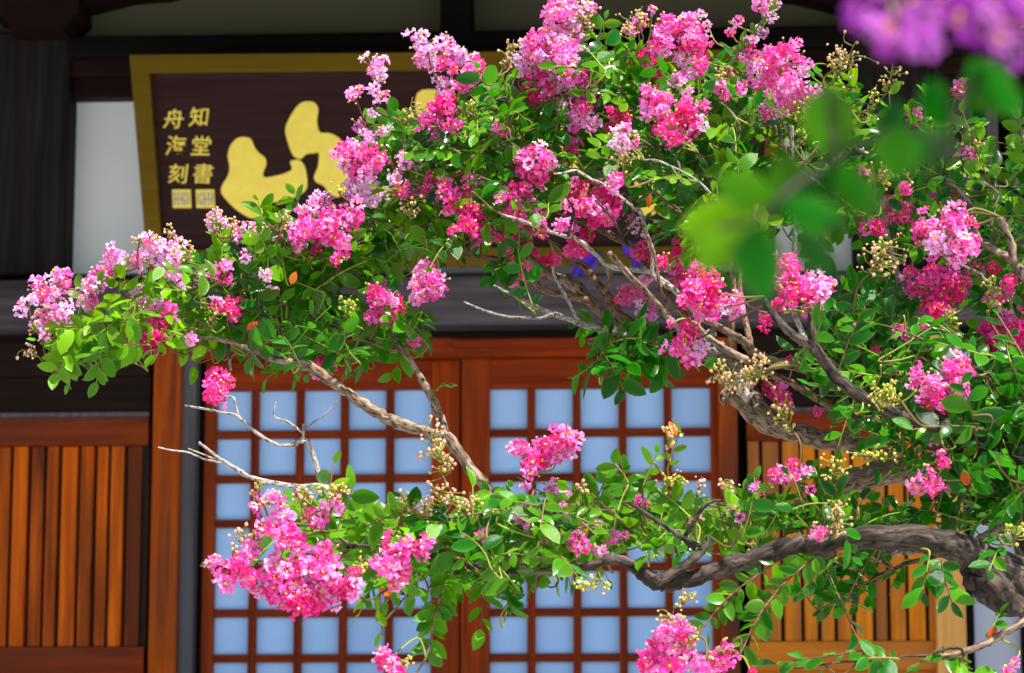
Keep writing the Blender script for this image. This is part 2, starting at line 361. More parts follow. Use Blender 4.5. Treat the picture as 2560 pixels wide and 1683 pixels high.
slat_panel(-560, 366, True, (M['slat'], M['rail_h']), 'dark panel of weathered upright slats next to the grey jamb')
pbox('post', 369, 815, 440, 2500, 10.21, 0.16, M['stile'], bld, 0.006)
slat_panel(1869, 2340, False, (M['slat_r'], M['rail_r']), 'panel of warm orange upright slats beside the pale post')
pbox('post', 2343, 770, 2418, 2500, 10.18, 0.16, M['stile_r'], bld, 0.006)
pbox('jamb', 2419, 770, 2438, 2500, 10.26, 0.1, M['black'], bld)
pbox('plaster_wall', 2439, 852, 2556, 2500, 10.30, 0.06, M['cool'], bld, 0)
pbox('wall_rail', 2439, 815, 3460, 850, 10.24, 0.12, M['dark_h'], bld)
pbox('jamb', 2557, 852, 2580, 2500, 10.26, 0.1, M['black'], bld)
pbox('plaster_wall', 2581, 852, 3460, 2500, 10.30, 0.06, M['cool'], bld, 0)
pbox('plaster_wall', -900, 843, -562, 2500, 10.30, 0.06, M['cool'], bld, 0)
# grille window right of the far pillar
pbox('window_back', 2331, 233, 3460, 681, 10.42, 0.02, M['black'], bld, 0)
for i in range(14):
    pbox('grille_bar', 2345 + 62 * i, 233, 2375 + 62 * i, 681, 10.33, 0.05, M['grey_v'], bld)
pbox('plaster_wall', -900, 233, -31, 681, 10.34, 0.06, M['white'], bld, 0)
# back of the hall, floor, veranda, steps, eaves (mostly out of frame)
box('back_wall', -5, 5, 10.7, 10.85, 0.0, 5.2, M['dark_v'], bld, 0)
box('veranda', -5, 5, 9.0, 10.7, 1.14, 1.30, M['dark_h'], bld, 0.01)
box('base_wall', -4.9, 4.9, 9.3, 10.69, 0.0, 1.135, M['stone'], bld, 0.02)
for i in range(4):
    box('step', -1.6, 1.6, 7.9 + 0.275 * i, 8.17 + 0.275 * i, 0.0, 0.27 * (i + 1) , M['stone'], bld, 0.015)
def eave():
    y0, z0, y1, z1 = 7.25, 4.22, 11.2, 5.10
    v = []
    for (y, z) in ((y0, z0), (y1, z1), (y1, z1 + 0.22), (y0, z0 + 0.2)):
        v += [(-6.5, y, z), (6.5, y, z)]
    f = [(0, 1, 3, 2), (2, 3, 5, 4), (4, 5, 7, 6), (6, 7, 1, 0), (0, 2, 4, 6), (1, 7, 5, 3)]
    o = link('roof', mesh('roof', v, f), M['tile']); adopt(o, bld)
    for i in range(40):
        x = -6.3 + i * 0.323
        s = (z1 - z0) / (y1 - y0)
        vv = []
        for yy in (y0 + 0.06, 10.6):
            zz = z0 + s * (yy - y0)
            for dx in (-0.04, 0.04):
                for dz in (-0.11, -0.004): vv.append((x + dx, yy, zz + dz))
        r = link('rafter', mesh('rafter', vv, BV), M['dark_v']); adopt(r, bld)
eave()

# ---------------------------------------------------------------- signboard
sgn = empty('signboard', (onY(1155, 400, 10.0).x, 10.05, onY(1155, 660, 10.1).z), 'dark wooden name board with gilt frame and gold brush characters above the doors', 'sign')
ST = onY(1155, 135, 9.93); SB = onY(1155, 662, 10.10)
def sp(px, py, off=0.0):
    """pixel -> point on the leaning plane of the board"""
    n = (SB - ST); n = Vector((0, -n.z, n.y)).normalized()
    if n.y > 0: n = -n
    v = ray(px, py); t = (ST - CAM).dot(n) / v.dot(n)
    return CAM + v * t + n * off
nb = (sp(0, 0, 1.0) - sp(0, 0, 0.0))
def mir(px): return 2310 - px
def sign_poly(name, pts, front, back, mat):
    return prism(name, [sp(x, y, front) for x, y in reversed(pts)], -nb * (front - back), mat, sgn)
TL, TR, BL, BR = (328, 139), (mir(328) - 8, 124), (373, 674), (mir(373) - 6, 660)
il, ir, jl, jr = (377, 184), (mir(377) - 8, 170), (409, 626), (mir(409) - 6, 614)
sign_poly('board', [(350, 155), (mir(350), 142), (mir(390), 640), (390, 650)], 0.0, -0.03, M['board'])
sign_poly('frame_rail', [TL, TR, ir, il], 0.035, -0.035, M['goldframe'])
sign_poly('frame_rail', [jl, jr, BR, BL], 0.035, -0.035, M['goldframe'])
sign_poly('frame_stile', [TL, il, jl, BL], 0.034, -0.034, M['goldframe'])
sign_poly('frame_stile', [TR, BR, jr, ir], 0.034, -0.034, M['goldframe'])
def smooth_closed(pts, k=3):
    out = []; n = len(pts)
    for i in range(n):
        p0, p1, p2, p3 = (np.array(pts[(i + j - 1) % n], float) for j in range(4))
        for s in range(k):
            t = s / k
            out.append(tuple(0.5 * (2*p1 + (p2-p0)*t + (2*p0-5*p1+4*p2-p3)*t*t + (3*p1-p0-3*p2+p3)*t**3)))
    return out
Z1 = 2.087
char_a = [(1270,715),(1310,725),(1330,770),(1355,800),(1385,825),(1390,860),(1375,900),(1380,925),(1430,920),(1500,900),(1525,880),(1515,845),(1540,835),(1570,840),(1595,880),(1605,960),(1590,1000),(1540,1030),(1470,1050),(1415,1060),(1385,1085),(1370,1120),(1330,1140),(1290,1130),(1230,1090),(1180,1040),(1155,1000),(1165,960),(1190,920),(1200,870),(1190,810),(1205,760),(1235,725)]
char_b = [(1600,530),(1640,535),(1662,570),(1655,630),(1670,690),(1720,695),(1770,720),(1800,760),(1830,790),(1840,850),(1830,930),(1800,1000),(1760,1030),(1720,1010),(1690,970),(1650,950),(1640,920),(1660,870),(1665,800),(1640,800),(1600,805),(1570,830),(1540,820),(1520,790),(1500,730),(1490,680),(1505,630),(1540,570),(1570,540)]
for ch in (char_a, char_b):
    sign_poly('gold_stroke', smooth_closed([(x / Z1, y / Z1) for x, y in ch]), 0.010, -0.005, M['gold'])
for ch in ([(1045,232),(1085,224),(1120,240),(1140,300),(1120,360),(1085,380),(1060,340),(1040,280)],
           [(1150,300),(1300,280),(1380,275),(1420,290),(1410,330),(1440,400),(1470,470),(1440,500),(1390,480),(1340,420),(1240,380),(1160,360)],
           [(1585,400),(1630,395),(1660,440),(1650,520),(1610,540),(1590,480)],
           [(1720,300),(1790,290),(1830,360),(1800,450),(1740,470),(1700,400)]):
    sign_poly('gold_stroke', smooth_closed(ch), 0.010, -0.005, M['gold'])
def small_char(c, px, py, size_px):
    cu = bpy.data.curves.new('character', 'FONT'); cu.body = c; cu.size = 1.0; cu.align_x = 'CENTER'; cu.align_y = 'CENTER'
    cu.extrude = 0.05; cu.offset = 0.006; cu.shear = 0.12; cu.resolution_u = 2
    t = bpy.data.objects.new('tmp', cu); col.objects.link(t)
    bpy.context.view_layer.update()
    me = bpy.data.meshes.new_from_object(t.evaluated_get(bpy.context.evaluated_depsgraph_get()))
    bpy.data.objects.remove(t)
    n = len(me.vertices); co = np.zeros(n * 3); me.vertices.foreach_get('co', co); co = co.reshape(-1, 3)
    if n == 0: return
    mn, mx_ = co.min(0), co.max(0); c0 = (mn + mx_) / 2; sc = 1.0 / max(mx_[0] - mn[0], mx_[1] - mn[1])
    new = []
    for p in co:
        u, w = (p[0] - c0[0]) * sc, (p[1] - c0[1]) * sc
        wob = 1.0 * math.sin(7 * w + px) 
        new.append(sp(px + u * size_px + wob * 0.6, py - w * size_px + 0.7 * math.sin(6 * u + py), 0.004 + (p[2] * 0.05)))
    me.vertices.foreach_set('co', np.array([tuple(p) for p in new]).ravel()); me.update()
    me.materials.clear()
    o = link('gold_character', me, M['gold']); adopt(o, sgn)
for c, x, y in (('知', 498, 292), ('堂', 503, 364), ('書', 509, 434), ('舟', 434, 297), ('海', 441, 364), ('刻', 446, 434)):
    small_char(c, x, y, 51)
for cx in (454, 513):
    s = sign_poly('seal', [(cx - 23, 474), (cx + 23, 474), (cx + 25, 520), (cx - 21, 520)], 0.006, -0.002, M['gold'])
    for k, (a, b_, c_, d_) in enumerate([(-18,480,-15,514),(-9,480,-6,496),(-9,502,-6,514),(1,480,4,514),(9,480,12,492),(9,498,12,514),(17,482,19,512),(-18,497,5,500)]):
        if cx > 500: a, c_ = -c_ + 2, -a + 2
        o = sign_poly('seal_mark', [(cx + a, b_), (cx + c_, b_), (cx + c_, d_), (cx + a, d_)], 0.0085 + 0.0003 * k, 0.004, M['seal'])

# purple cloth hung under the board
def cloth(pts, y, label):
    e = empty('purple_cloth', onY(pts[0][0], pts[0][1], y), label, 'cloth', 'purple cloths tied under the name board')
    n = 9; v = []
    a, b_, c_, d_ = [np.array(p, float) for p in pts]
    for i in range(n + 1):
        for j in range(n + 1):
            u, w = i / n, j / n
            p = (a * (1 - u) + b_ * u) * (1 - w) + (d_ * (1 - u) + c_ * u) * w
            q = onY(p[0], p[1], y + 0.012 * math.sin(9 * u + 3 * w) - 0.02 * w); v.append(tuple(q))
    f = [(i * (n + 1) + j, i * (n + 1) + j + 1, (i + 1) * (n + 1) + j + 1, (i + 1) * (n + 1) + j) for i in range(n) for j in range(n)]
    o = link('fold', mesh('fold', v, f, True), M['purple']); adopt(o, e)
    s = o.modifiers.new('thick', 'SOLIDIFY'); s.thickness = 0.012
    k = prism('knot', [onY(a[0] + dx, a[1] + dy, y - 0.03) for dx, dy in reversed([(-14,-10),(4,-18),(22,-10),(26,8),(8,18),(-12,10)])], Vector((0, 0.05, 0)), M['purple'], e)
    return e
cloth([(612,650),(672,646),(640,690),(608,700)], 10.02, 'purple cloth tied under the name board beside the white plaster')
cloth([(1440,640),(1505,632),(1465,680),(1430,690)], 10.02, 'purple cloth tied under the name board above the right-hand lattice door'.replace('right-hand ', ''))
cloth([(1570,620),(1604,616),(1606,660),(1584,672)], 10.02, 'small purple cloth end behind the crossing bare branches')

# ---------------------------------------------------------------- the crape myrtle: skeleton
tree = empty('crape_myrtle_tree', (at(2740, 1500, 4.55).x, at(2740, 1500, 4.55).y, 0), 'crape myrtle with bright pink flower clusters spreading its limbs across the lattice doors', 'tree')
SK = []      # sampled skeleton points (for hooking twigs)
def catmull(P, k):
    P = [np.array(p, float) for p in P]; out = []
    n = len(P)
    for i in range(n - 1):
        p0, p1, p2, p3 = P[max(i - 1, 0)], P[i], P[i + 1], P[min(i + 2, n - 1)]
        for s in range(k):
            t = s / k
            out.append(0.5 * (2*p1 + (p2-p0)*t + (2*p0-5*p1+4*p2-p3)*t*t + (3*p1-p0-3*p2+p3)*t**3))
    out.append(P[-1]); return out
BK = []
def bkattr(me):
    a = me.attributes.new('bk', 'FLOAT_VECTOR', 'POINT'); a.data.foreach_set('vector', np.array(BK, dtype=np.float32).ravel()); return me
def tube(pts, rad, sides, rough=0.0, seed=0):
    """swept tube with closed ends -> (verts, faces)"""
    r0 = np.random.default_rng(seed); n = len(pts)
    P = np.array(pts); T = np.gradient(P, axis=0); T /= np.linalg.norm(T, axis=1)[:, None] + 1e-9
    u = np.cross(T[0], [0.3, 0.2, 1.0]); u /= np.linalg.norm(u)
    V = []; Fc = []; BK.clear(); ln = np.concatenate([[0], np.cumsum(np.linalg.norm(np.diff(P, axis=0), axis=1))])
    ph = r0.uniform(0, 6.28, 6)
    for i in range(n):
        u = u - T[i] * u.dot(T[i]); u /= np.linalg.norm(u); w = np.cross(T[i], u)
        for k in range(sides):
            a = 2 * math.pi * k / sides
            rr = rad[i] * (1 + rough * (math.sin(2 * a + ph[0] + i * .06) + 0.7 * math.sin(3 * a + ph[1] - i * .09) + r0.normal() * 0.5))
            V.append(P[i] + (u * math.cos(a) + w * math.sin(a)) * rr); BK.append((math.cos(a) * rad[i], math.sin(a) * rad[i], ln[i] * 0.35 + seed % 97))
    for i in range(n - 1):
        for k in range(sides):
            a, b_ = i * sides + k, i * sides + (k + 1) % sides
            Fc.append((a, b_, b_ + sides, a + sides))
    Fc.append(tuple(range(sides))[::-1]); Fc.append(tuple(range((n - 1) * sides, n * sides)))
    return V, Fc
def branch(pts, m='bark', d=(4.8, 4.8), name='branch', parent=None, sides=12, rough=0.035, hook=True):
    """pts: (px, py, radius in photo pixels[, depth])"""
    n = len(pts); W = []
    for i, p in enumerate(pts):
        dd = p[3] if len(p) > 3 else d[0] + (d[1] - d[0]) * i / max(1, n - 1)
        q = at(p[0], p[1], dd); W.append((q.x, q.y, q.z, p[2] * (0.72 if m == 'bark_pale' else 0.80) * dd / FPX))
    S = catmull(W, 6 if n > 3 else 8)
    sd = rng.randrange(10 ** 6)
    r0 = np.random.default_rng(sd)
    rad = np.array([max(s[3], 0.0012) for s in S])
    bump = 1 + 0.07 * np.interp(np.arange(len(S)), np.arange(0, len(S) + 4, 4), r0.normal(size=len(np.arange(0, len(S) + 4, 4))))
    rad = rad * bump
    P = [s[:3] + r0.normal(size=3) * s[3] * 0.10 for s in S]
    V, Fc = tube(P, rad, sides, rough, sd)
    o = link(name, bkattr(mesh(name, V, Fc, True)), M[m]); adopt(o, parent or tree)
    if hook:
        for s in S: SK.append((s[0], s[1], s[2], s[3]))
    return o
# trunk stands outside the frame on the right
tr_top = at(2640, 1330, 4.6)
tp = [(at(2760, 1500, 4.55).x + .05, at(2760, 1500, 4.55).y, -0.05, 0.15), (at(2760, 1500, 4.55).x, at(2760, 1500, 4.55).y, 0.5, 0.115), (at(2740, 1500, 4.55).x - .03, at(2740, 1500, 4.55).y, 1.3, 0.10), (at(2720, 1560, 4.55).x, at(2720, 1560, 4.55).y, at(2720, 1560, 4.55).z, 0.092), (tr_top.x, tr_top.y, tr_top.z, 0.075), (at(2600, 1180, 4.7).x, at(2600, 1180, 4.7).y, at(2600, 1180, 4.7).z, 0.045)]
S = catmull(tp, 8); V, Fc = tube([s[:3] for s in S], [s[3] for s in S], 18, 0.06, 3)
o = link('trunk', bkattr(mesh('trunk', V, Fc, True)), M['bark_dark']); adopt(o, tree)
B = branch
# lower front limb
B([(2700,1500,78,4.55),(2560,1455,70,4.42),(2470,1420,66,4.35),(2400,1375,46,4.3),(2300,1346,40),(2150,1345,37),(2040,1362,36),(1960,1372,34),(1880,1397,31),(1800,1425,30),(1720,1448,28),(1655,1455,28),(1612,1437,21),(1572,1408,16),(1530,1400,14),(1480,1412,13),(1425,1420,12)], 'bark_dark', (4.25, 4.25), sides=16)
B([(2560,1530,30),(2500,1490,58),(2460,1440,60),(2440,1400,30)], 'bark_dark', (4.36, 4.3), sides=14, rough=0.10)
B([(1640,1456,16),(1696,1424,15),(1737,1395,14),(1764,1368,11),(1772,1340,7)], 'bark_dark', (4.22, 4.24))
B([(1764,1368,10),(1720,1352,9),(1665,1318,8),(1618,1286,7),(1570,1256,5)], 'bark_dark', (4.24, 4.2))
B([(1740,1372,10),(1712,1348,8),(1730,1313,7),(1751,1276,7),(1772,1258,6),(1800,1250,4)], 'bark_dark', (4.24, 4.2))
# rear limb behind the lower foliage
B([(2660,1330,55,4.7),(2552,1262,34),(2475,1228,30),(2380,1205,34),(2283,1180,40),(2200,1186,40),(2140,1203,36),(2060,1247,33),(1935,1300,28),(1800,1325,26),(1700,1328,24),(1600,1347,20),(1500,1357,18),(1420,1390,16),(1320,1412,12),(1220,1420,9),(1120,1425,7)], 'bark', (4.85, 4.7), sides=14)
B([(2600,1230,34,4.65),(2540,1260,30),(2505,1300,26),(2485,1330,20),(2440,1356,15)], 'bark', (4.5, 4.35))
# main upper limb rising to the knot
B([(2290,1182,34),(2210,1143,36),(2124,1108,34),(2040,1092,34),(1960,1072,37),(1905,1040,40),(1868,995,42),(1840,945,38),(1812,905,34),(1788,880,32),(1770,862,22)], 'bark', (4.85, 4.85), sides=16, rough=0.09)
B([(1862,930,20),(1850,960,26),(1872,1000,18)], 'bark_pale', (4.80, 4.80), rough=0.1)
B([(1830,960,14),(1812,990,16),(1806,1008,9)], 'bark', (4.82, 4.82), rough=0.14)
for kx, ky in ((1783, 884), (1760, 862), (1776, 838), (1800, 872)):
    B([(kx-10,ky+8,12),(kx,ky,16),(kx+6,ky-12,8)], 'bark_lichen', (4.80, 4.78), rough=0.16)
# branches fanning up and left from the knot
B([(1785,885,16),(1753,868,14),(1670,859,13),(1600,846,12),(1551,835,11),(1455,810,9),(1430,800,9),(1379,784,8),(1334,765,7),(1296,743,5),(1262,728,4),(1235,714,3)], 'bark_lichen', (4.85, 4.7))
B([(1382,786,6),(1350,795,5),(1312,794,5),(1264,791,4),(1210,776,4),(1160,755,3)], 'bark_lichen', (4.72, 4.66))
B([(1446,802,7),(1424,759,6),(1408,730,6),(1395,708,5),(1385,685,5),(1382,660,4)], 'bark_lichen', (4.74, 4.7))
B([(1790,890,22),(1700,862,19),(1628,842,17),(1593,823,17),(1551,788,16),(1519,742,16),(1500,718,13),(1472,679,12),(1436,647,11),(1398,618,9),(1340,570,7),(1280,520,6)], 'bark_red', (4.9, 4.9))
B([(1600,830,14),(1561,829,15),(1510,783,17),(1472,748,18),(1440,716,21),(1418,702,19),(1392,694,15),(1360,673,14),(1312,638,14),(1280,612,13),(1251,593,12),(1190,560,10),(1120,520,8),(1040,490,6),(960,480,4)], 'bark', (4.92, 4.95))
B([(1480,752,14),(1424,740,12),(1366,727,11),(1328,698,10),(1305,676,9),(1264,652,8),(1200,642,6),(1120,632,5),(1050,612,3)], 'bark_red', (4.9, 4.8))
B([(1510,735,9),(1525,700,9),(1518,672,8),(1508,650,7)], 'bark', (4.88, 4.85))
B([(1788,885,18),(1740,815,16),(1679,743,15),(1625,673,13),(1583,618,12),(1535,593,12),(1488,567,10),(1400,530,9),(1298,481,9),(1247,436,8),(1228,400,8),(1222,360,7),(1215,305,6),(1199,270,4),(1164,222,3)], 'bark_red', (4.95, 4.9))
B([(1760,800,12),(1692,732,11),(1654,701,10),(1625,681,10),(1567,675,9),(1519,664,9),(1494,641,8),(1462,612,8),(1430,592,7),(1417,592,7),(1360,574,6),(1302,551,5),(1257,538,4)], 'bark_pale', (4.8, 4.66))
B([(1421,592,5),(1430,542,4),(1433,522,4),(1414,490,3)], 'bark_dark', (4.68, 4.66))
B([(1720,850,11),(1660,782,10),(1615,730,9),(1561,676,9),(1522,632,10)], 'bark', (4.76, 4.66))
B([(1660,712,9),(1631,685,8),(1634,637,8),(1618,590,8),(1603,535,9),(1588,522,7),(1574,510,6),(1519,468,6),(1475,446,5),(1440,427,5),(1412,432,4),(1385,435,3)], 'bark_pale', (4.72, 4.62))
B([(1672,786,6),(1660,740,6),(1647,701,6),(1636,640,5),(1618,586,5)], 'bark_red', (4.66, 4.66))
for tw in ([(1584,532,5),(1567,478,4),(1556,455,3)], [(1570,615,6),(1556,592,5),(1532,548,4),(1488,500,3)], [(1540,556,4),(1556,530,4),(1564,500,3)],
           [(1540,600,4),(1560,575,4),(1590,540,4)], [(1583,612,5),(1600,580,5),(1610,560,4)], [(1588,515,5),(1615,495,4),(1647,468,4),(1673,449,3)]):
    B(tw, 'bark_dark', (4.7, 4.66), sides=7)
B([(1830,540,6),(1800,510,5),(1743,452,5),(1679,417,4),(1641,401,4),(1609,400,3)], 'bark_pale', (4.6, 4.55))
B([(1690,455,4),(1700,420,4),(1690,390,3),(1710,365,3),(1728,350,2)], 'bark_pale', (4.66, 4.64), sides=7)
# crossing limbs in the right centre
B([(2560,1205,26,4.75),(2420,1130,22),(2300,1062,19),(2200,1008,17),(2100,955,16),(2000,921,15),(1920,898,16),(1880,876,15),(1856,852,13),(1824,833,12),(1779,808,11),(1740,788,9)], 'bark', (4.7, 4.55), sides=12)
B([(2330,1180,15),(2252,1126,14),(2188,1081,13),(2098,1026,13),(2047,998,13),(1993,966,12),(1920,930,11),(1880,908,12),(1865,899,12)], 'bark_red', (4.66, 4.6))
B([(1868,900,12),(1804,868,11),(1760,835,10),(1737,806,8)], 'bark', (4.56, 4.52))
B([(1878,884,12),(1870,830,10),(1859,782,9),(1850,700,8),(1870,600,9),(1890,520,10),(1885,454,11),(1860,410,12),(1837,380,11)], 'bark_red', (4.62, 4.8))
B([(1826,900,11),(1828,840,11),(1830,792,10),(1835,720,9),(1820,620,8),(1800,540,7),(1770,434,7),(1748,390,7),(1716,345,6)], 'bark', (4.8, 4.72))
B([(1716,345,5),(1722,300,4),(1739,240,4)], 'bark_dark', (4.64, 4.62), sides=7)
B([(1716,345,5),(1685,309,4),(1657,281,3)], 'bark_pale', (4.62, 4.6), sides=7)
B([(1796,448,7),(1821,390,6),(1847,342,6),(1847,319,5),(1834,288,4),(1802,256,3)], 'bark', (4.72, 4.68))
B([(1880,460,11),(1924,430,11),(1962,402,10),(1984,370,6)], 'bark_dark', (4.86, 4.9))
B([(1983,779,10),(1985,640,8),(1990,520,8),(1984,430,7),(1981,361,6),(1980,316,6)], 'bark_pale', (4.74, 4.68))
B([(1984,430,7),(2020,399,6),(2045,367,5),(2070,330,4)], 'bark_red', (4.68, 4.66))
B([(1984,432,7),(1970,390,6),(1956,351,5),(1936,313,4)], 'bark', (4.72, 4.7))
B([(2100,490,7),(2060,470,6),(2020,440,5),(1996,424,5)], 'bark_lichen', (4.7, 4.68))
B([(2200,395,6),(2160,380,5),(2120,358,5)], 'bark_lichen', (4.7, 4.68), sides=7)
# dark limb crossing in front on the right
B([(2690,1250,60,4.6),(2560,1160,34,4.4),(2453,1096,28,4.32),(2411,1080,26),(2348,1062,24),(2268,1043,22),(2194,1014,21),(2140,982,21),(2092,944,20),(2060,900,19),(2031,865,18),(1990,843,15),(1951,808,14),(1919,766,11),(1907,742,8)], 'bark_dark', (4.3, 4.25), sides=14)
B([(2031,868,16),(2030,808,13),(2031,772,12)], 'bark_dark', (4.27, 4.27))
B([(2014,852,11),(2004,830,10),(1983,779,10),(1967,748,8)], 'bark_pale', (4.3, 4.34))
# right-hand side
B([(2140,900,14),(2170,818,13),(2193,790,12),(2220,758,10),(2240,732,10),(2247,707,9),(2241,672,8),(2228,624,8),(2216,572,7),(2200,500,6)], 'bark_lichen', (4.7, 4.55))
B([(2250,850,9),(2276,796,9),(2292,758,8),(2308,732,7)], 'bark_red', (4.72, 4.7))
B([(2690,900,30,4.6),(2600,760,20),(2560,697,18),(2535,655,15),(2483,624,12),(2445,595,10),(2429,520,8),(2403,483,9),(2365,454,9),(2340,440,7)], 'bark', (4.45, 4.6))
B([(2700,1250,50,4.6),(2720,1050,36,4.6),(2700,900,30,4.6)], 'bark', (4.6, 4.6))
B([(2534,655,13),(2527,604,12),(2508,562,11),(2499,542,11)], 'bark', (4.42, 4.4))
B([(2520,740,8),(2470,707,8),(2445,687,8),(2397,659,6)], 'bark', (4.5, 4.48))
B([(2620,520,8),(2560,490,7),(2518,467,6),(2467,435,6),(2429,416,4)], 'bark_dark', (4.66, 4.6))
B([(2700,900,16,4.6),(2680,700,12,4.6),(2620,520,8,4.66)], 'bark', (4.6, 4.66))
B([(2477,566,4),(2490,512,4),(2496,483,4),(2470,462,4),(2452,450,3)], 'bark_pale', (4.55, 4.52), sides=7)
# left branch carrying the leftmost spray
B([(1420,1400,17),(1340,1375,18),(1281,1316,19),(1218,1225,20),(1158,1148,19),(1120,1098,20),(1090,1090,17),(1029,1068,18),(962,1044,17),(904,1008,16),(861,978,15),(813,943,15),(762,911,14),(736,907,12),(679,897,9),(628,875,8),(589,859,7),(540,848,6),(463,842,6),(383,839,5),(330,822,4),(260,800,4),(200,785,3)], 'bark', (4.7, 4.82), sides=12)
B([(768,914,10),(746,897,10),(722,866,8)], 'bark', (4.82, 4.84))
B([(1122,1100,15),(1109,1070,14),(1095,1032,14),(1084,1003,13),(1060,959,12),(1029,905,11),(1002,869,10),(984,847,10),(968,800,7),(955,740,5)], 'bark', (4.8, 4.85))
B([(1000,872,9),(963,868,7),(900,845,6),(861,830,6),(775,795,5),(700,760,4)], 'bark_red', (4.84, 4.84))
B([(569,856,7),(573,895,6),(575,930,5)], 'bark_dark', (4.8, 4.78), sides=8)
B([(660,890,5),(700,820,5),(690,760,4),(735,700,3)], 'bark_dark', (4.85, 4.82))
# dead pale branch
B([(1300,1405,12),(1200,1365,12),(1100,1325,12),(1020,1293,12),(950,1265,12),(893,1240,11),(845,1232,11),(807,1218,11),(749,1217,9),(685,1208,9),(622,1192,9),(602,1179,9),(558,1153,6),(529,1131,5),(497,1106,5)], 'bark_pale', (4.65, 4.72))
B([(556,1158,4),(510,1147,4),(468,1131,3.4),(430,1126,3),(395,1118,2.4)], 'bark_pale', (4.7, 4.68), sides=7)
B([(540,1150,3),(503,1134,3),(471,1122,2.4)], 'bark_pale', (4.7, 4.68), sides=7)
B([(805,1214,9),(788,1157,9),(776,1120,9),(769,1106,10),(752,1102,11),(733,1113,8)], 'bark_pale', (4.72, 4.72))
B([(745,1110,8),(715,1114,6),(685,1109,6),(647,1086,6),(606,1051,6),(590,1038,5),(558,1032,4),(510,1022,4),(462,1014,3)], 'bark_pale', (4.72, 4.7))
B([(596,1040,5),(588,1012,5),(583,994,4),(564,991,3)], 'bark_pale', (4.71, 4.7), sides=8)
B([(760,1104,5),(758,1080,5),(759,1061,5)], 'bark_pale', (4.72, 4.71), sides=8)
B([(757,1082,4),(717,1054,4),(689,1045,4),(685,1029,3),(690,1006,2)], 'bark_pale', (4.71, 4.7), sides=7)
B([(758,1072,4),(781,1058,3.4),(813,1035,3),(845,1000,2.2)], 'bark_pale', (4.71, 4.7), sides=7)
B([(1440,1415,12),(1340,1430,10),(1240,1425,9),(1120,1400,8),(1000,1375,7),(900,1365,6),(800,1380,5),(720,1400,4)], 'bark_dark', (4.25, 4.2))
B([(880,1366,5),(820,1330,4),(740,1310,4),(670,1330,3),(620,1400,3)], 'bark_red', (4.2, 4.16), sides=7)
B([(1010,1376,5),(1090,1310,4),(1130,1250,4),(1100,1180,3)], 'bark_red', (4.22, 4.2), sides=7)
B([(1240,1425,6),(1300,1330,5),(1330,1240,4),(1345,1180,3)], 'bark_red', (4.25, 4.3), sides=7)
# low right shoots
B([(2700,1520,26,4.5),(2620,1530,16,4.3),(2560,1555,13),(2492,1595,12),(2430,1623,11),(2369,1641,10),(2316,1651,10)], 'bark', (4.2, 4.2))
B([(2410,1640,5),(2402,1622,5),(2370,1622,5),(2330,1636,5)], 'bark_dark', (4.19, 4.19), sides=8)
B([(2330,1640,5),(2260,1641,4),(2227,1654,4),(2122,1654,4),(2060,1662,3),(1985,1672,3)], 'bark_dark', (4.2, 4.2), sides=8)
B([(2370,1375,10),(2320,1395,8),(2257,1413,7),(2208,1435,7),(2165,1459,6),(2122,1472,5),(2080,1478,3)], 'bark_dark', (4.35, 4.45))
B([(2320,1375,9),(2233,1385,8),(2153,1392,7)], 'bark', (4.5, 4.6))
HANG = [[(2045,1385,4),(2037,1395,3),(1969,1450,3),(1917,1511,3),(1887,1559,2.6),(1849,1640,2)],
        [(1945,1400,4),(1935,1409,3),(1849,1470,3),(1798,1518,2.6),(1744,1589,2)],
        [(1150,1420,4),(1123,1440,3),(1098,1500,3),(1084,1548,2.6),(1078,1600,2.4),(1065,1645,2)]]
for h in HANG: B(h, 'bark_red', (4.25, 4.22), sides=7)
B([(2600,1180,45,4.7),(2690,800,34,4.65),(2760,400,26,4.6),(2800,0,20,4.5),(2780,-350,12,4.45)], 'bark', (4.6, 4.5))  # unseen limbs beyond the frame, holding up the added shading crown
B([(2750,450,20,4.62),(2640,100,16),(2560,-150,12),(2480,-420,8)], 'bark', (4.55, 4.4))
B([(2790,50,16,4.5),(2950,-150,12),(3080,-380,8)], 'bark', (4.5, 4.4))
SKN = len(SK); SKA = np.zeros((SKN + 20000, 4)); SKA[:, :3] = 1e6; SKA[:SKN] = SK
def grow(pts):
    global SKN
    for p in pts:
        if SKN < len(SKA): SKA[SKN, :3] = p; SKN += 1

# ---------------------------------------------------------------- leaves
def leaf_shape(nseg=6, fold=0.10, droop=0.22, curl=0.0):
    V = []; E = []
    for i in range(nseg + 1):
        t = i / nseg
        w = 0.268 * (math.sin(math.pi * min(1, t ** 0.92)) ** 0.72 if 0 < t < 1 else 0.0)
        zm = -droop * t * t + 0.10 * t
        V += [(t, w, zm + fold * w * 2.2 - curl * w), (t, 0, zm), (t, -w, zm + fold * w * 2.2 - curl * w)]
        E += [1, 0, 1]
    Fc = []
    for i in range(nseg):
        a = i * 3
        Fc += [(a, a + 1, a + 4, a + 3), (a + 1, a + 2, a + 5, a + 4)]
    return np.array(V), Fc, np.array(E, float)
LV = [leaf_shape(6, f, d_, c_) for f, d_, c_ in ((0.10, 0.22, 0), (0.22, 0.10, 0), (0.04, 0.42, 0), (-0.10, 0.30, 0), (0.16, -0.05, 0.0))]
LEAVES = []       # (matrix 4x4 numpy, variant, young, autumn)
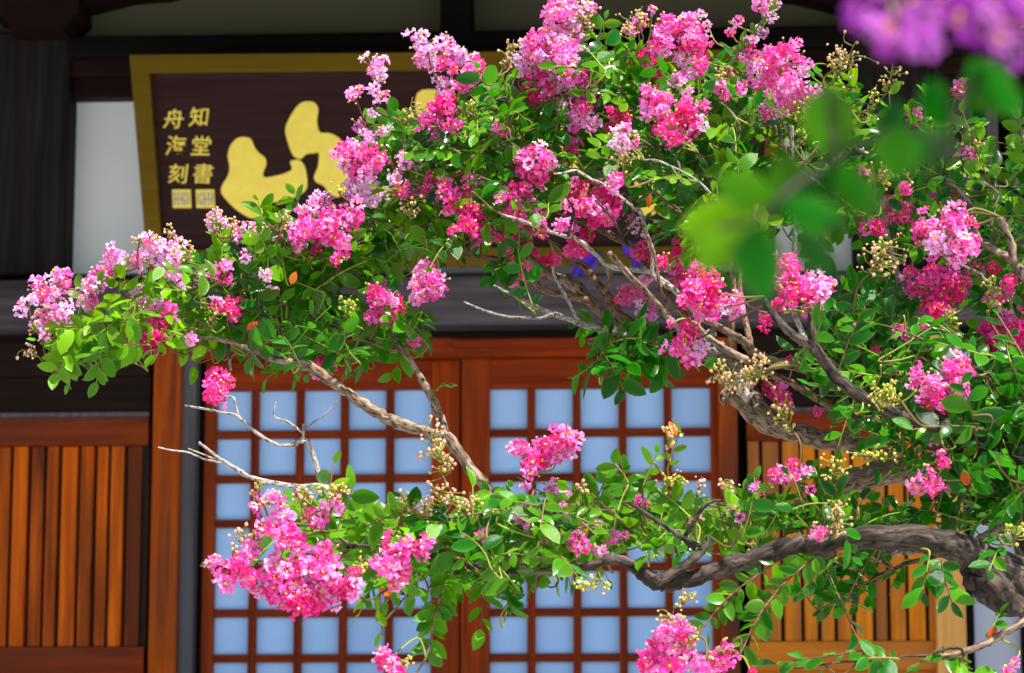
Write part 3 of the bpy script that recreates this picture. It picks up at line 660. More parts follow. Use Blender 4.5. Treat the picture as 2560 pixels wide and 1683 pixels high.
def put_leaf(p, d, n, size, young=0.0, autumn=False):
    d = np.asarray(d, float); d /= np.linalg.norm(d); n = np.asarray(n, float); n = n - d * n.dot(d); n /= np.linalg.norm(n) + 1e-9
    s = np.cross(n, d); m = np.eye(4); m[:3, 0] = d * size; m[:3, 1] = s * size * nrg.uniform(0.85, 1.15); m[:3, 2] = n * size; m[:3, 3] = p
    LEAVES.append((m, int(nrg.integers(len(LV))), young, autumn))
TW_V, TW_F, TW_T = [], [], []
def add_twig(pts, r0, r1, tint):
    """thin 5-sided stalk added to the joined twigs"""
    S = catmull(pts, 4); n = len(S)
    V, Fc = tube(S, np.linspace(r0, r1, n), 5)
    b0 = len(TW_V); TW_V.extend(V); TW_F.extend([tuple(i + b0 for i in f) for f in Fc]); TW_T.extend([tint] * len(V))
TOCAM = np.array(-FWD)
UP = np.array([0, 0, 1.0])
def nearest(p):
    d = np.linalg.norm(SKA[:SKN, :3] - p, axis=1); i = int(d.argmin()); return SKA[i], d[i]
def sprig(p, a=None, L=None, nl=None, young=0.0, size=0.044, hook=True):
    p = np.array(p, float)
    q, dist = nearest(p)
    if a is None:
        out = p - q[:3]; out /= np.linalg.norm(out) + 1e-6
        a = out * 0.8 + nrg.normal(size=3) * np.array([0.6, 0.45, 0.5]) + np.array([-0.25, -0.1, 0.25])
    a = np.asarray(a, float); a /= np.linalg.norm(a)
    L = L or nrg.uniform(0.075, 0.14)
    st = p - a * L * 0.5
    n = UP * nrg.uniform(0.3, 0.8) + TOCAM * nrg.uniform(0.2, 0.9) + nrg.normal(size=3) * 0.45
    n = n - a * n.dot(a); n /= np.linalg.norm(n) + 1e-9
    s = np.cross(n, a)
    nl = nl or int(nrg.integers(6, 10))
    bend = nrg.normal(size=3) * 0.12 - UP * 0.10
    pts = [st + a * L * t + bend * L * t * t for t in np.linspace(0, 1, 5)]
    for k in range(nl):
        t = (k + 0.8) / nl; pos = st + a * L * t + bend * L * t * t
        side = 1 if k % 2 else -1
        d = a * (0.35 + 0.5 * t) + s * side * (1.0 - 0.55 * (k >= nl - 1)) + nrg.normal(size=3) * 0.18 - UP * 0.18
        nn = n + nrg.normal(size=3) * 0.38
        sz = size * nrg.uniform(0.55, 1.25) * (0.78 if t > 0.85 else 1.0) * (0.8 if k == 0 else 1)
        put_leaf(pos, d, nn, sz, young * nrg.uniform(0.5, 1.2))
    if hook and dist < 0.5:
        mid = (q[:3] + st) / 2 + nrg.normal(size=3) * 0.012 - UP * 0.015 + np.array(FWD) * min(0.035, dist * .25)
        pts = [q[:3], mid] + pts
        add_twig(pts, 0.0017, 0.0009, nrg.uniform(0.0, 1.0))
    else: add_twig(pts, 0.0016, 0.0009, nrg.uniform(0.2, 0.9))
    grow(pts[-5:-1])
def inside(x, y, poly):
    c = False; n = len(poly); j = n - 1
    for i in range(n):
        xi, yi = poly[i]; xj, yj = poly[j]
        if (yi > y) != (yj > y) and x < (xj - xi) * (y - yi) / (yj - yi) + xi: c = not c
        j = i
    return c
def fill(poly, spacing, depths, young=0.0, size=0.039, holes=(), young_top=None):
    xs = [p[0] for p in poly]; ys = [p[1] for p in poly]
    for d in depths:
        pts = []
        for _ in range(3000):
            x, y = nrg.uniform(min(xs), max(xs)), nrg.uniform(min(ys), max(ys))
            if not inside(x, y, poly): continue
            if any(((x - h[0]) / h[2]) ** 2 + ((y - h[1]) / h[3]) ** 2 < 1 for h in holes): continue
            if any((x - u) ** 2 + (y - v) ** 2 < spacing ** 2 for u, v in pts): continue
            pts.append((x, y))
        for x, y in pts:
            yg = young
            if young_top is not None: yg = max(young, min(0.9, young_top(x, y)))
            sprig(at(x, y, d + nrg.normal() * 0.04), young=yg, size=size)
P1 = [(190,800),(250,750),(340,755),(430,710),(560,640),(700,630),(840,650),(850,690),(830,730),(900,740),(1000,750),(1075,790),(1075,830),(1040,850),(960,870),(900,890),(770,880),(640,860),(560,860),(480,850),(400,840),(330,860),(260,890),(190,915),(140,870),(160,820)]
fill(P1, 50, (4.78, 4.86, 4.95), young_top=lambda x, y: (0.95 if x < 520 else 0.2) * nrg.uniform(0.1, 1.4) * (1.0 if y < 860 else .5))
P2 = [(880,600),(900,540),(970,470),(935,350),(1000,310),(1080,320),(1160,260),(1250,205),(1330,250),(1440,230),(1450,120),(1510,130),(1540,210),(1600,150),(1700,190),(1780,180),(1850,160),(1860,210),(1940,280),(2050,265),(2110,200),(2140,270),(2140,330),(2190,350),(2180,480),(2080,580),(1900,540),(1780,600),(1700,570),(1620,440),(1500,410),(1430,420),(1400,460),(1330,540),(1260,540),(1200,570),(1140,610),(1050,620),(960,650),(890,650)]
fill(P2, 48, (4.76, 4.86, 4.98), holes=((1910,345,55,60),(1930,440,45,45)), young_top=lambda x, y: (nrg.uniform(0, 0.9) if y < 300 else nrg.uniform(0, 0.6)) * (nrg.random() < .6))
fill(P2, 54, (5.12,), holes=((1910,345,55,60),(1930,440,45,45)))
P2b = [(640,560),(720,540),(870,560),(900,620),(760,640),(650,640)]
fill(P2b, 50, (4.8, 4.9), young=0.35)
P3 = [(2090,440),(2200,340),(2330,270),(2420,350),(2600,320),(2600,880),(2450,840),(2330,640),(2200,560),(2100,560)]
fill(P3, 54, (4.62, 4.74, 4.88), size=0.037, young_top=lambda x, y: nrg.uniform(0, .8) * (nrg.random() < .45), holes=((2330,700,90,90),(2410,770,60,70),(2500,370,50,70)))
P10 = [(2090,720),(2180,700),(2270,720),(2290,800),(2180,830),(2100,800)]
fill(P10, 46, (4.6, 4.7), size=0.048)
P4 = [(2010,860),(2100,820),(2220,800),(2330,860),(2450,880),(2600,860),(2600,1290),(2440,1240),(2320,1120),(2180,1090),(2130,1040),(2090,970),(2040,900)]
fill(P4, 54, (4.36, 4.5, 4.65), size=0.036, holes=((2150,1060,60,40),(2330,830,40,30)))
P4b = [(2340,1050),(2600,950),(2600,1240),(2450,1240)]
fill(P4b, 46, (4.3, 4.4, 4.55), size=0.043)
P5a = [(720,1310),(770,1260),(880,1275),(1000,1310),(1150,1290),(1240,1250),(1330,1270),(1440,1260),(1440,1370),(1350,1440),(1270,1455),(1200,1450),(1100,1440),(1010,1460),(950,1450),(905,1400),(850,1360),(770,1330)]
fill(P5a, 47, (4.22, 4.32, 4.45), young_top=lambda x, y: nrg.uniform(0.2, 0.8) if x < 1000 else nrg.uniform(0, .35), size=0.040)
P5b = [(1440,1260),(1560,1230),(1650,1285),(1720,1260),(1860,1260),(1960,1250),(2080,1235),(2150,1270),(2200,1290),(2300,1300),(2440,1300),(2300,1300),(2000,1290),(1900,1310),(1790,1345),(1700,1340),(1600,1335),(1460,1360)]
fill(P5b, 40, (4.30, 4.38, 4.5), size=0.033, young_top=lambda x, y: nrg.uniform(0, .6) if x < 1900 else nrg.uniform(0, .25))
P5c = [(2200,1290),(2330,1260),(2450,1270),(2440,1310),(2330,1310)]
fill(P5c, 44, (4.4, 4.5), size=0.038)
fill([(2330,-90),(2300,-260),(2400,-450),(2600,-570),(2850,-620),(3100,-520),(3250,-300),(3280,0),(3150,220),(2950,340),(2780,330),(2680,200),(2640,-60)], 74, (4.35, 4.6))  # crown outside the view, added to cast shade on the right side
P7 = [(1480,865),(1540,835),(1680,860),(1685,890),(1600,905),(1490,920)]
fill(P7, 42, (4.74, 4.82), size=0.046)
P9 = [(1245,640),(1300,640),(1310,690),(1260,700)]
fill(P9, 36, (4.74,), size=0.038)
P6 = [(1990,1370),(2080,1380),(2200,1370),(2150,1450),(2110,1500),(2060,1480)]
fill(P6, 46, (4.35, 4.45), size=0.034)
def img(ax, ay, depthward=0.0):
    """direction in the picture plane -> world"""
    r = np.array(CM @ Vector((1, 0, 0))); u = np.array(CM @ Vector((0, 1, 0))); f = np.array(CM @ Vector((0, 0, -1)))
    return r * ax - u * ay + f * depthward
for h in HANG:
    for i in range(1, len(h) - 1):
        for t in (0.0, 0.33, 0.66):
            x = h[i][0] * (1 - t) + h[i + 1][0] * t; y = h[i][1] * (1 - t) + h[i + 1][1] * t
            for sgn_ in (-1, 1):
                dx, dy = h[i + 1][0] - h[i][0], h[i + 1][1] - h[i][1]; l = math.hypot(dx, dy)
                d = img(-dy / l * sgn_ + dx / l * .4, dx / l * sgn_ + dy / l * .5 + 0.2, nrg.normal() * .4)
                put_leaf(np.array(at(x, y, 4.24)), d, TOCAM + UP * .3 + nrg.normal(size=3) * .5, 0.031 * nrg.uniform(.75, 1.25), nrg.uniform(0, .4))
# traced single sprigs: (px, py, direction in picture, length px, leaves, depth, young)
for x, y, dx, dy, Lp, nl, d, yg, sz in [
    (1105,965,.7,-.4,50,5,4.8,.2,.03),(1480,140,.8,.5,150,9,4.75,.5,.045),(1520,180,.9,.6,120,8,4.75,.4,.042),(1500,85,.4,-.9,80,5,4.75,.6,.035),
    (1600,145,-.2,-1,110,6,4.75,.6,.035),(1880,80,.5,-.85,220,10,4.72,.35,.036),(560,620,.15,-1,130,9,4.78,.9,.034),(300,700,.1,-1,100,6,4.78,.6,.036),
    (700,610,.1,-1,150,8,4.78,.4,.04),(1110,376,-1,0,170,13,4.72,.1,.047),(1320,320,.8,-.5,170,8,4.74,.1,.045),(1395,320,-.1,.9,110,6,4.74,.1,.045),
    (1620,1180,.3,-.9,90,5,4.25,.3,.034),(1680,1120,.2,-1,110,5,4.22,.6,.024),(2060,1640,-1,.1,200,10,4.2,.05,.044),(2200,1640,-1,-.2,100,6,4.18,.05,.046),(2320,1640,-.6,.3,110,6,4.2,.1,.04),
    (2420,1665,.5,.3,110,8,4.2,.1,.04),(2490,1545,.3,-.8,50,4,4.2,.1,.03),(2110,1480,-.9,.4,110,9,4.4,.15,.036),(2140,1400,-.9,.2,110,8,4.45,.2,.04),
    (2240,1430,-.5,.6,80,5,4.4,.1,.036),(1240,660,-.9,.1,110,7,4.78,.1,.034),(1450,810,.2,.9,60,4,4.84,.2,.034),(700,925,-.6,.6,70,3,4.82,.1,.042),
    (2120,1350,.4,.9,100,5,4.2,.05,.036),(1265,1470,.3,.7,90,4,4.25,.0,.05),(930,1470,-.2,.9,70,3,4.25,.1,.045),(1560,1180,-.3,-.8,80,4,4.3,.2,.036),
    (1500,1225,.3,-.8,70,4,4.28,.2,.04),(2540,1250,-.5,.6,100,8,4.2,0,.038),(2500,1360,-.4,.6,100,7,4.2,0,.038),(2320,1430,-.1,1,110,7,4.2,0,.044),(2360,1450,.2,1,100,6,4.2,0,.044),
    (170,870,-.5,.6,110,9,4.76,.7,.046),(210,820,-.8,.2,120,9,4.74,.75,.047),(290,800,-.6,.5,120,8,4.74,.5,.046),(250,880,-.2,.8,110,9,4.78,.3,.046),(350,780,.6,-.4,120,8,4.74,.7,.046),(170,910,-.2,1,90,6,4.78,.4,.044),
    (1885,590,.4,-.6,90,6,4.6,.6,.04),(1750,560,-.5,.5,120,8,4.6,.8,.036),(1720,620,-.4,.4,110,7,4.62,.7,.036),(1780,480,.3,-.8,120,8,4.55,.5,.042),(1680,440,-.8,-.2,130,8,4.55,.5,.042),(1850,470,-.2,-.9,110,7,4.55,.4,.042)]:
    sprig(at(x, y, d), a=img(dx, dy, nrg.normal() * .2), L=Lp * d / FPX, nl=nl + 1, young=yg, size=sz * .87)
for x, y, d in ((728,712,4.7),(617,825,4.74),(1622,520,4.6),(980,1490,4.2),(2418,1215,4.25),(1692,1090,4.2),(2475,1600,4.2)):
    put_leaf(np.array(at(x, y, d)), img(nrg.normal() * .4, -0.5), TOCAM + nrg.normal(size=3) * .3, 0.024, 0, True)

# ---------------------------------------------------------------- flower clusters
def petal_verts(r0):
    V = [(0.30, 0, 0.0)]
    for k in range(6):
        a = 2 * math.pi * k / 6
        V.append((0.72 + 0.20 * math.cos(a), 0.22 * math.sin(a), 0.06 * r0.normal()))
    for k in range(9):
        a = 2 * math.pi * (k + .5) / 9; rr = 0.34 * (1 + 0.24 * r0.normal())
        V.append((0.74 + rr * math.cos(a), rr * 1.05 * math.sin(a), 0.19 * r0.normal()))
    return np.array(V)
PF = [(1, 2, 3), (1, 3, 4), (1, 4, 5), (1, 5, 6)]
for k in range(9):
    a = 7 + k; b_ = 7 + (k + 1) % 9; i0 = 1 + int(((k + .5) / 9) * 6 + .5) % 6; i1 = 1 + int((((k + 1) % 9 + .5) / 9) * 6 + .5) % 6
    PF.append((a, b_, i1)) if i0 == i1 else PF.extend([(a, b_, i1), (a, i1, i0)])
PF.append((0, 3 + 1, 11)); 
def floret_proto(seed):
    r0 = np.random.default_rng(seed); V = []; Fc = []
    for k in range(6):
        a = 2 * math.pi * (k + 0.15 * r0.normal()) / 6; p = petal_verts(r0)
        tl = r0.uniform(-0.1, 0.5); c, s = math.cos(tl), math.sin(tl)
        p = np.stack([p[:, 0] * c - p[:, 2] * s, p[:, 1], p[:, 0] * s + p[:, 2] * c], 1)
        c, s = math.cos(a), math.sin(a)
        p = np.stack([p[:, 0] * c - p[:, 1] * s, p[:, 0] * s + p[:, 1] * c, p[:, 2]], 1)
        b0 = len(V); V.extend(p); Fc.extend([tuple(i + b0 for i in f) for f in PF])
    return np.array(V), Fc
FLO = [floret_proto(100 + i) for i in range(10)]
t_ = (1 + 5 ** .5) / 2
ICO = np.array([(-1,t_,0),(1,t_,0),(-1,-t_,0),(1,-t_,0),(0,-1,t_),(0,1,t_),(0,-1,-t_),(0,1,-t_),(t_,0,-1),(t_,0,1),(-t_,0,-1),(-t_,0,1)]) / math.hypot(1, t_)
ICF = [(0,11,5),(0,5,1),(0,1,7),(0,7,10),(0,10,11),(1,5,9),(5,11,4),(11,10,2),(10,7,6),(7,1,8),(3,9,4),(3,4,2),(3,2,6),(3,6,8),(3,8,9),(4,9,5),(2,4,11),(6,2,10),(8,6,7),(9,8,1)]
class Acc:
    def __init__(s): s.v = []; s.f = []; s.t = []; s.n = 0
    def add(s, V, Fc, t):
        s.v.append(np.asarray(V)); s.f.extend([tuple(i + s.n for i in f) for f in Fc]); s.t.extend([t] * len(V)); s.n += len(V)
    def obj(s, name, mat, parent, smooth=False, loc=None):
        if not s.n: return None
        V = np.concatenate(s.v)
        o = link(name, mesh(name, V, s.f, smooth, {'tint': s.t}), mat); adopt(o, parent); return o
def frame(n):
    n = n / np.linalg.norm(n); u = np.cross(n, nrg.normal(size=3)); u /= np.linalg.norm(u); return np.stack([u, np.cross(n, u), n], 1)
def cluster(blobs, tone, d=4.74, parent=None, mat='petal', buds=0.35, flsize=0.0128, hook=True, dj=0.03):
    """one panicle: blobs of florets (px, py, r px), with stamens, buds and stalks"""
    parent = parent or tree
    pet, sta, bud, stk = Acc(), Acc(), Acc(), Acc()
    cen = []
    base = {'P': 0.46, 'D': 0.20, 'L': 0.84, 'W': 0.70, 'M': 0.5}[tone]; spread = {'P': .17, 'D': .13, 'L': .14, 'W': .25, 'M': .3}[tone]  # D: deep magenta of fresh blooms, with the clusters' shade in the tint
    my = sum(b[1] for b in blobs) / len(blobs); mx_ = sum(b[0] for b in blobs) / len(blobs)
    if tone == 'P' and (my < 330 or mx_ < 500): base += 0.13
    for x, y, r in blobs:
        dd = d + nrg.normal() * dj
        c = np.array(at(x, y, dd)); rw = 1.1 * r * dd / FPX; cen.append(c)
        n = max(2, int((rw / 0.0082) ** 2 * (1.75 if tone in 'PDM' else 1.4 if tone == 'L' else 1.1)))
        fs = min(flsize, 0.55 * rw + 0.005); boff = nrg.normal() * .13
        for _ in range(n):
            o = nrg.normal(size=3); o /= np.linalg.norm(o)
            if o.dot(TOCAM) < -0.25: o = o - 2 * o.dot(TOCAM) * TOCAM
            k = nrg.uniform(0.5, 1.0) if nrg.random() < .62 else nrg.uniform(1.0, 1.6)
            p = c + o * (rw * k - fs * 0.45)
            nn = o * 0.8 + TOCAM * 0.35 + UP * 0.15 + nrg.normal(size=3) * 0.35
            m = frame(nn); Vf, Ff = FLO[int(nrg.integers(len(FLO)))]
            s = fs * nrg.uniform(0.72, 1.12)
            ti = float(np.clip(base + boff + (0.13 if k > 1.05 else 0) + nrg.normal() * spread, 0.02, 1)); 
            pet.add(Vf * s @ m.T + p, Ff, ti); nv = len(Vf); pt_ = np.repeat(np.clip(ti + nrg.normal(size=6) * .09, 0, 1), nv // 6).tolist(); pet.t[-nv:] = pt_
            if nrg.random() < 0.55:
                for _k in range(4):
                    q = p + m @ (np.array([nrg.normal() * .16, nrg.normal() * .16, 0.25 + 0.25 * nrg.random()]) * s)
                    sta.add(ICO * s * 0.11 * nrg.uniform(.7, 1.3) + q, ICF, 0.5)
        nb_ = nrg.poisson(max(0.4, n * buds * (2.4 if tone in 'LW' else 0.9)))
        for _ in range(nb_):
            o = nrg.normal(size=3) + UP * 0.5; o /= np.linalg.norm(o)
            if o.dot(TOCAM) < -0.3: o = o - 2 * o.dot(TOCAM) * TOCAM
            p = c + o * rw * nrg.uniform(0.95, 1.3)
            rb = nrg.uniform(0.0018, 0.0030); bud.add(ICO * rb + p, ICF, float(nrg.uniform(0.3, 1.0)))
            V, Fc = tube(catmull([c + o * rw * .3, p], 3), [0.0008] * 4, 4); stk.add(V, Fc, float(nrg.uniform(.2, .8)))
    cen = np.array(cen); cc = cen.mean(0)
    name = 'flower_cluster'
    for c in cen:
        if len(cen) > 1:
            V, Fc = tube(catmull([cc, (cc + c) / 2 + nrg.normal(size=3) * .004, c], 3), [0.0011] * 7, 4); stk.add(V, Fc, .6)
    nf = len(pet.f); off = pet.n; pet.v += stk.v; pet.f += [tuple(i + off for i in f) for f in stk.f]; pet.t += stk.t; pet.n += stk.n
    e = pet.obj(name, M[mat], parent); e.data.materials.append(M['stalk'])
    e.data.polygons.foreach_set('material_index', [0] * nf + [1] * (len(pet.f) - nf))
    if hook:
        q, dist = nearest(cc)
        if dist < 0.6: add_twig([q[:3], (q[:3] + cc) / 2 + nrg.normal(size=3) * .015 + np.array(FWD) * min(.03, dist * .25), cc], 0.0020, 0.0013, nrg.uniform(0, 1))
    for a, nm, mt in ((sta, 'stamens', 'stamen'), (bud, 'buds', 'bud')):
        o = a.obj(nm, M[mt], e, nm == 'buds')
        if o: o['kind'] = 'stuff'; o.matrix_parent_inverse = Matrix.Identity(4)
    return e
def C(blobs, *a, **k):
    left = list(blobs)
    while left:
        grp = [left.pop(0)]; grew = True
        while grew:
            grew = False
            for b in list(left):
                if any(math.hypot(b[0] - g_[0], b[1] - g_[1]) < 0.95 * (b[2] + g_[2]) for g_ in grp): grp.append(b); left.remove(b); grew = True
        cluster(grp, *a, **k)
C([(64,765,22),(82,745,14)], 'L', 4.74); C([(121,717,34),(100,728,26),(150,702,24),(165,706,12)], 'W', 4.74); C([(137,775,36),(120,800,30),(155,790,28),(140,812,24)], 'W', 4.76)
C([(95,826,18),(112,838,14)], 'L', 4.76); C([(240,700,28),(228,712,18),(258,705,16)], 'P', 4.78); C([(284,640,26),(276,665,24),(296,655,24),(285,680,16)], 'P', 4.78)
C([(345,656,26),(360,645,16)], 'L', 4.78); C([(395,640,34),(425,625,30),(380,610,22),(440,650,24),(410,665,24)], 'L', 4.78, buds=.6); C([(211,755,26),(232,748,16)], 'P', 4.78)
C([(345,738,22),(360,755,18)], 'L', 4.8); C([(405,790,26),(395,815,22),(420,775,18)], 'P', 4.8); C([(350,850,26),(375,862,24),(335,842,18),(400,850,18)], 'D', 4.76); C([(480,846,15)], 'P', 4.74)
C([(538,535,14),(541,556,24),(530,568,12)], 'L', 4.76, buds=.6); C([(580,573,22),(597,585,18)], 'L', 4.78, buds=1.2); C([(551,680,20),(560,695,18),(535,690,12)], 'P', 4.74)
C([(628,585,22),(648,598,16)], 'L', 4.8, buds=.8); C([(680,597,22)], 'L', 4.8); C([(807,505,26),(820,520,18),(795,498,14)], 'L', 4.76); C([(755,575,36),(735,590,24),(770,560,26),(750,600,22)], 'P', 4.76)
C([(820,565,40),(800,590,28),(840,590,28)], 'P', 4.74); C([(877,540,28),(890,555,20),(851,600,28),(870,585,24),(855,620,18)], 'P', 4.76); C([(909,480,30),(935,490,26),(885,465,24),(925,505,20)], 'L', 4.78)
C([(663,686,18),(680,700,14)], 'L', 4.74); C([(570,775,26),(590,790,18)], 'D', 4.82); C([(541,762,15)], 'P', 4.76); C([(784,641,20)], 'D', 4.8); C([(845,652,15)], 'P', 4.76)
C([(934,725,22),(955,715,14),(973,744,20)], 'P', 4.76); C([(954,785,26),(985,775,22),(930,795,20),(940,775,18)], 'D', 4.76); C([(1060,680,28),(1085,700,28),(1055,720,26),(1080,740,24),(1045,745,20),(1100,720,16)], 'P', 4.74, buds=.5)
C([(1030,852,13),(1042,846,9)], 'D', 4.84); C([(800,910,18),(815,925,16),(785,935,14),(835,900,12)], 'D', 4.9); C([(530,950,24),(548,965,26),(525,985,24),(545,995,20),(565,955,16)], 'D', 4.74)
C([(937,172,28),(928,190,18),(950,195,20),(940,216,18)], 'L', 4.78); C([(896,238,18),(880,246,12),(960,248,20),(934,280,15),(900,315,20),(905,335,14)], 'L', 4.8)
C([(1055,108,28),(1040,95,18),(1055,146,24),(1070,130,20),(1113,118,28)], 'L', 4.78); C([(1138,146,28),(1110,160,22),(1190,168,28),(1180,195,20),(1164,206,26)], 'P', 4.8, buds=.6); C([(1087,184,18),(1122,219,20),(1105,205,18)], 'L', 4.8)
C([(1119,248,26),(1113,280,30),(1100,262,22)], 'D', 4.82); C([(1087,305,32),(1132,315,22),(1060,315,20),(1110,330,22)], 'P', 4.8)
C([(870,395,34),(905,385,36),(935,390,28),(928,420,26),(895,425,26),(870,370,15),(845,380,15)], 'P', 4.76); C([(1010,400,24),(1040,405,18),(990,415,18),(979,443,18)], 'L', 4.8); C([(920,450,22),(905,465,18)], 'L', 4.8)
C([(1087,465,34),(1065,485,26),(1110,485,26),(1075,450,18)], 'P', 4.74); C([(1151,504,30),(1135,520,22),(1186,550,36),(1165,565,26),(1210,560,26),(1181,595,22),(1175,530,28)], 'D', 4.76); C([(1177,462,18),(1150,445,16)], 'D', 4.84)
C([(1335,400,36),(1320,425,32),(1360,420,30),(1345,440,28),(1375,400,20),(1305,410,18)], 'P', 4.7, buds=.4)
C([(1387,16,28),(1369,41,18),(1400,35,20),(1375,-10,18)], 'P', 4.78); C([(1422,12,24),(1430,64,26),(1456,33,22),(1415,45,20),(1445,85,18),(1481,59,16),(1470,15,16)], 'L', 4.8, buds=1.0)
C([(1376,120,40),(1350,108,30),(1410,150,36),(1364,158,34),(1395,100,30),(1425,130,26),(1335,130,24)], 'P', 4.76); C([(1318,112,24),(1435,100,24),(1310,169,18),(1295,150,16)], 'L', 4.8); C([(1343,192,26),(1318,197,15),(1365,205,22),(1333,245,20),(1364,217,18)], 'D', 4.78)
C([(1399,210,28),(1430,194,26),(1456,202,26),(1475,190,18)], 'P', 4.76); C([(1379,238,22),(1420,245,32),(1450,240,26),(1475,255,22),(1412,275,26),(1395,265,22),(1455,270,20)], 'P', 4.76)
C([(1445,300,20),(1473,298,20),(1480,320,14),(1445,322,12)], 'P', 4.74); C([(1425,340,16),(1432,360,18),(1437,382,14)], 'D', 4.74); C([(1537,296,22),(1558,300,20),(1535,327,20),(1555,318,14)], 'D', 4.74)
C([(1565,330,20),(1542,352,22),(1580,355,16),(1550,370,16)], 'L', 4.45, buds=1.0); C([(1545,446,22),(1530,460,16)], 'P', 4.6)
C([(1629,26,10),(1588,66,20),(1605,45,14),(1580,85,14)], 'L', 4.78, buds=1.4); C([(1662,66,26),(1647,89,24),(1680,80,20),(1660,115,26),(1634,128,22)], 'P', 4.78); C([(1604,138,20),(1622,158,18),(1614,184,15),(1640,202,18)], 'D', 4.8)
C([(1734,75,32),(1719,61,22),(1742,105,32),(1757,133,20),(1725,110,24)], 'P', 4.76, buds=.5); C([(1703,148,18),(1734,169,26),(1750,160,18),(1698,197,18),(1720,185,16)], 'P', 4.78); C([(1770,64,9)], 'L', 4.78)
C([(1624,243,26),(1640,266,30),(1617,284,22),(1655,285,26)], 'P', 4.66); C([(1668,307,34),(1706,294,34),(1673,335,26),(1706,327,24),(1650,310,22),(1690,345,18)], 'D', 4.66); C([(1714,222,16),(1719,258,22),(1747,302,20),(1739,271,20),(1730,320,18)], 'P', 4.68)
C([(1904,13,22),(1936,10,16),(1927,45,15),(1944,-4,14)], 'L', 4.74, buds=.8); C([(1844,57,14),(1825,77,12),(1898,83,18),(1879,105,16)], 'L', 4.74); C([(1876,121,18),(1856,144,10),(1885,137,10)], 'P', 4.74)
C([(1968,125,28),(1924,150,28),(1898,179,32),(1949,176,36),(1987,160,30),(2023,163,15),(1920,195,24)], 'P', 4.72); C([(1962,215,36),(2007,220,26),(2039,230,20),(1949,262,24),(2013,256,24),(1985,240,24),(1917,284,18),(1935,240,22)], 'P', 4.72); C([(1850,224,16),(1858,212,12),(1805,220,18),(1818,240,12),(1821,176,14)], 'P', 4.74)
C([(1290,490,30),(1315,505,28),(1293,535,24),(1270,495,20),(1334,523,20)], 'P', 4.72); C([(1353,564,16),(1286,561,18),(1345,575,12)], 'P', 4.72); C([(1443,480,28),(1424,519,24),(1468,507,20),(1420,490,18),(1450,510,20)], 'P', 4.72); C([(1411,570,18),(1395,565,14),(1475,551,20),(1430,575,12)], 'P', 4.7)
C([(1516,490,30),(1503,535,28),(1532,516,24),(1535,455,20),(1500,510,24),(1525,555,16)], 'D', 4.78); C([(1219,545,24),(1242,593,18),(1210,575,16)], 'D', 4.8); C([(1299,600,20),(1315,622,20),(1280,625,16),(1334,663,24),(1360,657,22),(1392,650,10),(1345,685,16)], 'D', 5.02)
C([(1275,700,18),(1300,698,16),(1277,644,18),(1260,690,12)], 'P', 4.98); C([(1425,618,22),(1450,622,22),(1468,593,18),(1440,635,14)], 'D', 4.82); C([(1587,561,18),(1580,545,12),(1595,580,12)], 'L', 4.9); C([(1618,695,20),(1605,705,14)], 'L', 4.9); C([(1612,625,20),(1620,650,14)], 'D', 4.88)
C([(1698,640,24),(1657,653,18),(1692,695,20),(1705,670,18)], 'D', 4.82); C([(1560,735,22),(1585,740,20),(1545,750,14)], 'P', 4.9); C([(1609,768,22),(1630,780,16),(1638,794,14),(1600,785,14)], 'W', 4.88)
C([(1753,690,28),(1728,735,32),(1779,734,34),(1824,750,26),(1765,710,24)], 'P', 4.33, dj=.015); C([(1779,775,28),(1750,766,26),(1800,770,22),(1720,755,18),(1845,748,14)], 'P', 4.34, dj=.015)
C([(1721,817,20),(1696,865,28),(1734,878,26),(1728,907,18),(1715,845,22),(1677,811,9)], 'P', 4.35, dj=.015); C([(1961,672,32),(1958,710,32),(1985,700,26),(1940,690,18)], 'P', 4.33, dj=.015); C([(2006,750,32),(2047,705,26),(2054,734,26),(2079,709,16),(2000,721,28),(2030,755,22)], 'P', 4.33, dj=.015)
C([(1948,763,20),(1916,801,18),(1930,780,14)], 'D', 4.7); C([(2375,550,32),(2405,550,26),(2336,595,28),(2308,579,28),(2311,540,15)], 'P', 4.35, dj=.015); C([(2371,617,34),(2410,624,28),(2343,643,20),(2426,610,20),(2385,645,20)], 'P', 4.35, dj=.015)
C([(2279,703,24),(2304,716,22),(2330,678,20)], 'D', 4.56); C([(2375,694,30),(2336,732,28),(2378,732,28),(2330,761,26),(2349,783,22),(2395,710,18)], 'D', 4.56)
C([(2522,713,22),(2493,748,20),(2505,730,18)], 'D', 4.5); C([(2477,825,24),(2509,818,28),(2531,838,30),(2483,857,20),(2547,809,24),(2500,845,24)], 'D', 4.48); C([(2189,566,22),(2215,521,20),(2253,534,20),(2235,545,18)], 'D', 4.58); C([(2260,467,16),(2272,475,10),(2157,429,12)], 'P', 4.5)
C([(2349,499,18),(2381,489,12),(2335,495,12)], 'D', 4.7); C([(2483,668,16),(2451,678,14)], 'D', 4.56); C([(2296,816,18),(2252,829,20),(2149,825,10),(2270,840,14)], 'P', 4.5); C([(2204,893,22),(2226,915,26),(2258,931,22),(2290,915,15),(2210,920,18)], 'D', 4.6)
C([(2376,920,28),(2405,921,26),(2379,960,28),(2411,982,20),(2425,935,16)], 'P', 4.28, dj=.015); C([(2309,957,28),(2341,969,26),(2325,1008,24),(2354,1011,22),(2290,955,16)], 'P', 4.28, dj=.015); C([(2335,1100,18),(2340,1115,14),(2354,1132,7)], 'P', 4.3)
C([(2316,1183,18),(2357,1171,18),(2306,1215,22),(2341,1205,22),(2280,1209,12),(2325,1228,16)], 'P', 4.26, dj=.015); C([(1939,980,24),(1961,1009,20),(1920,970,16),(2047,1025,10),(1980,907,16)], 'D', 4.84)
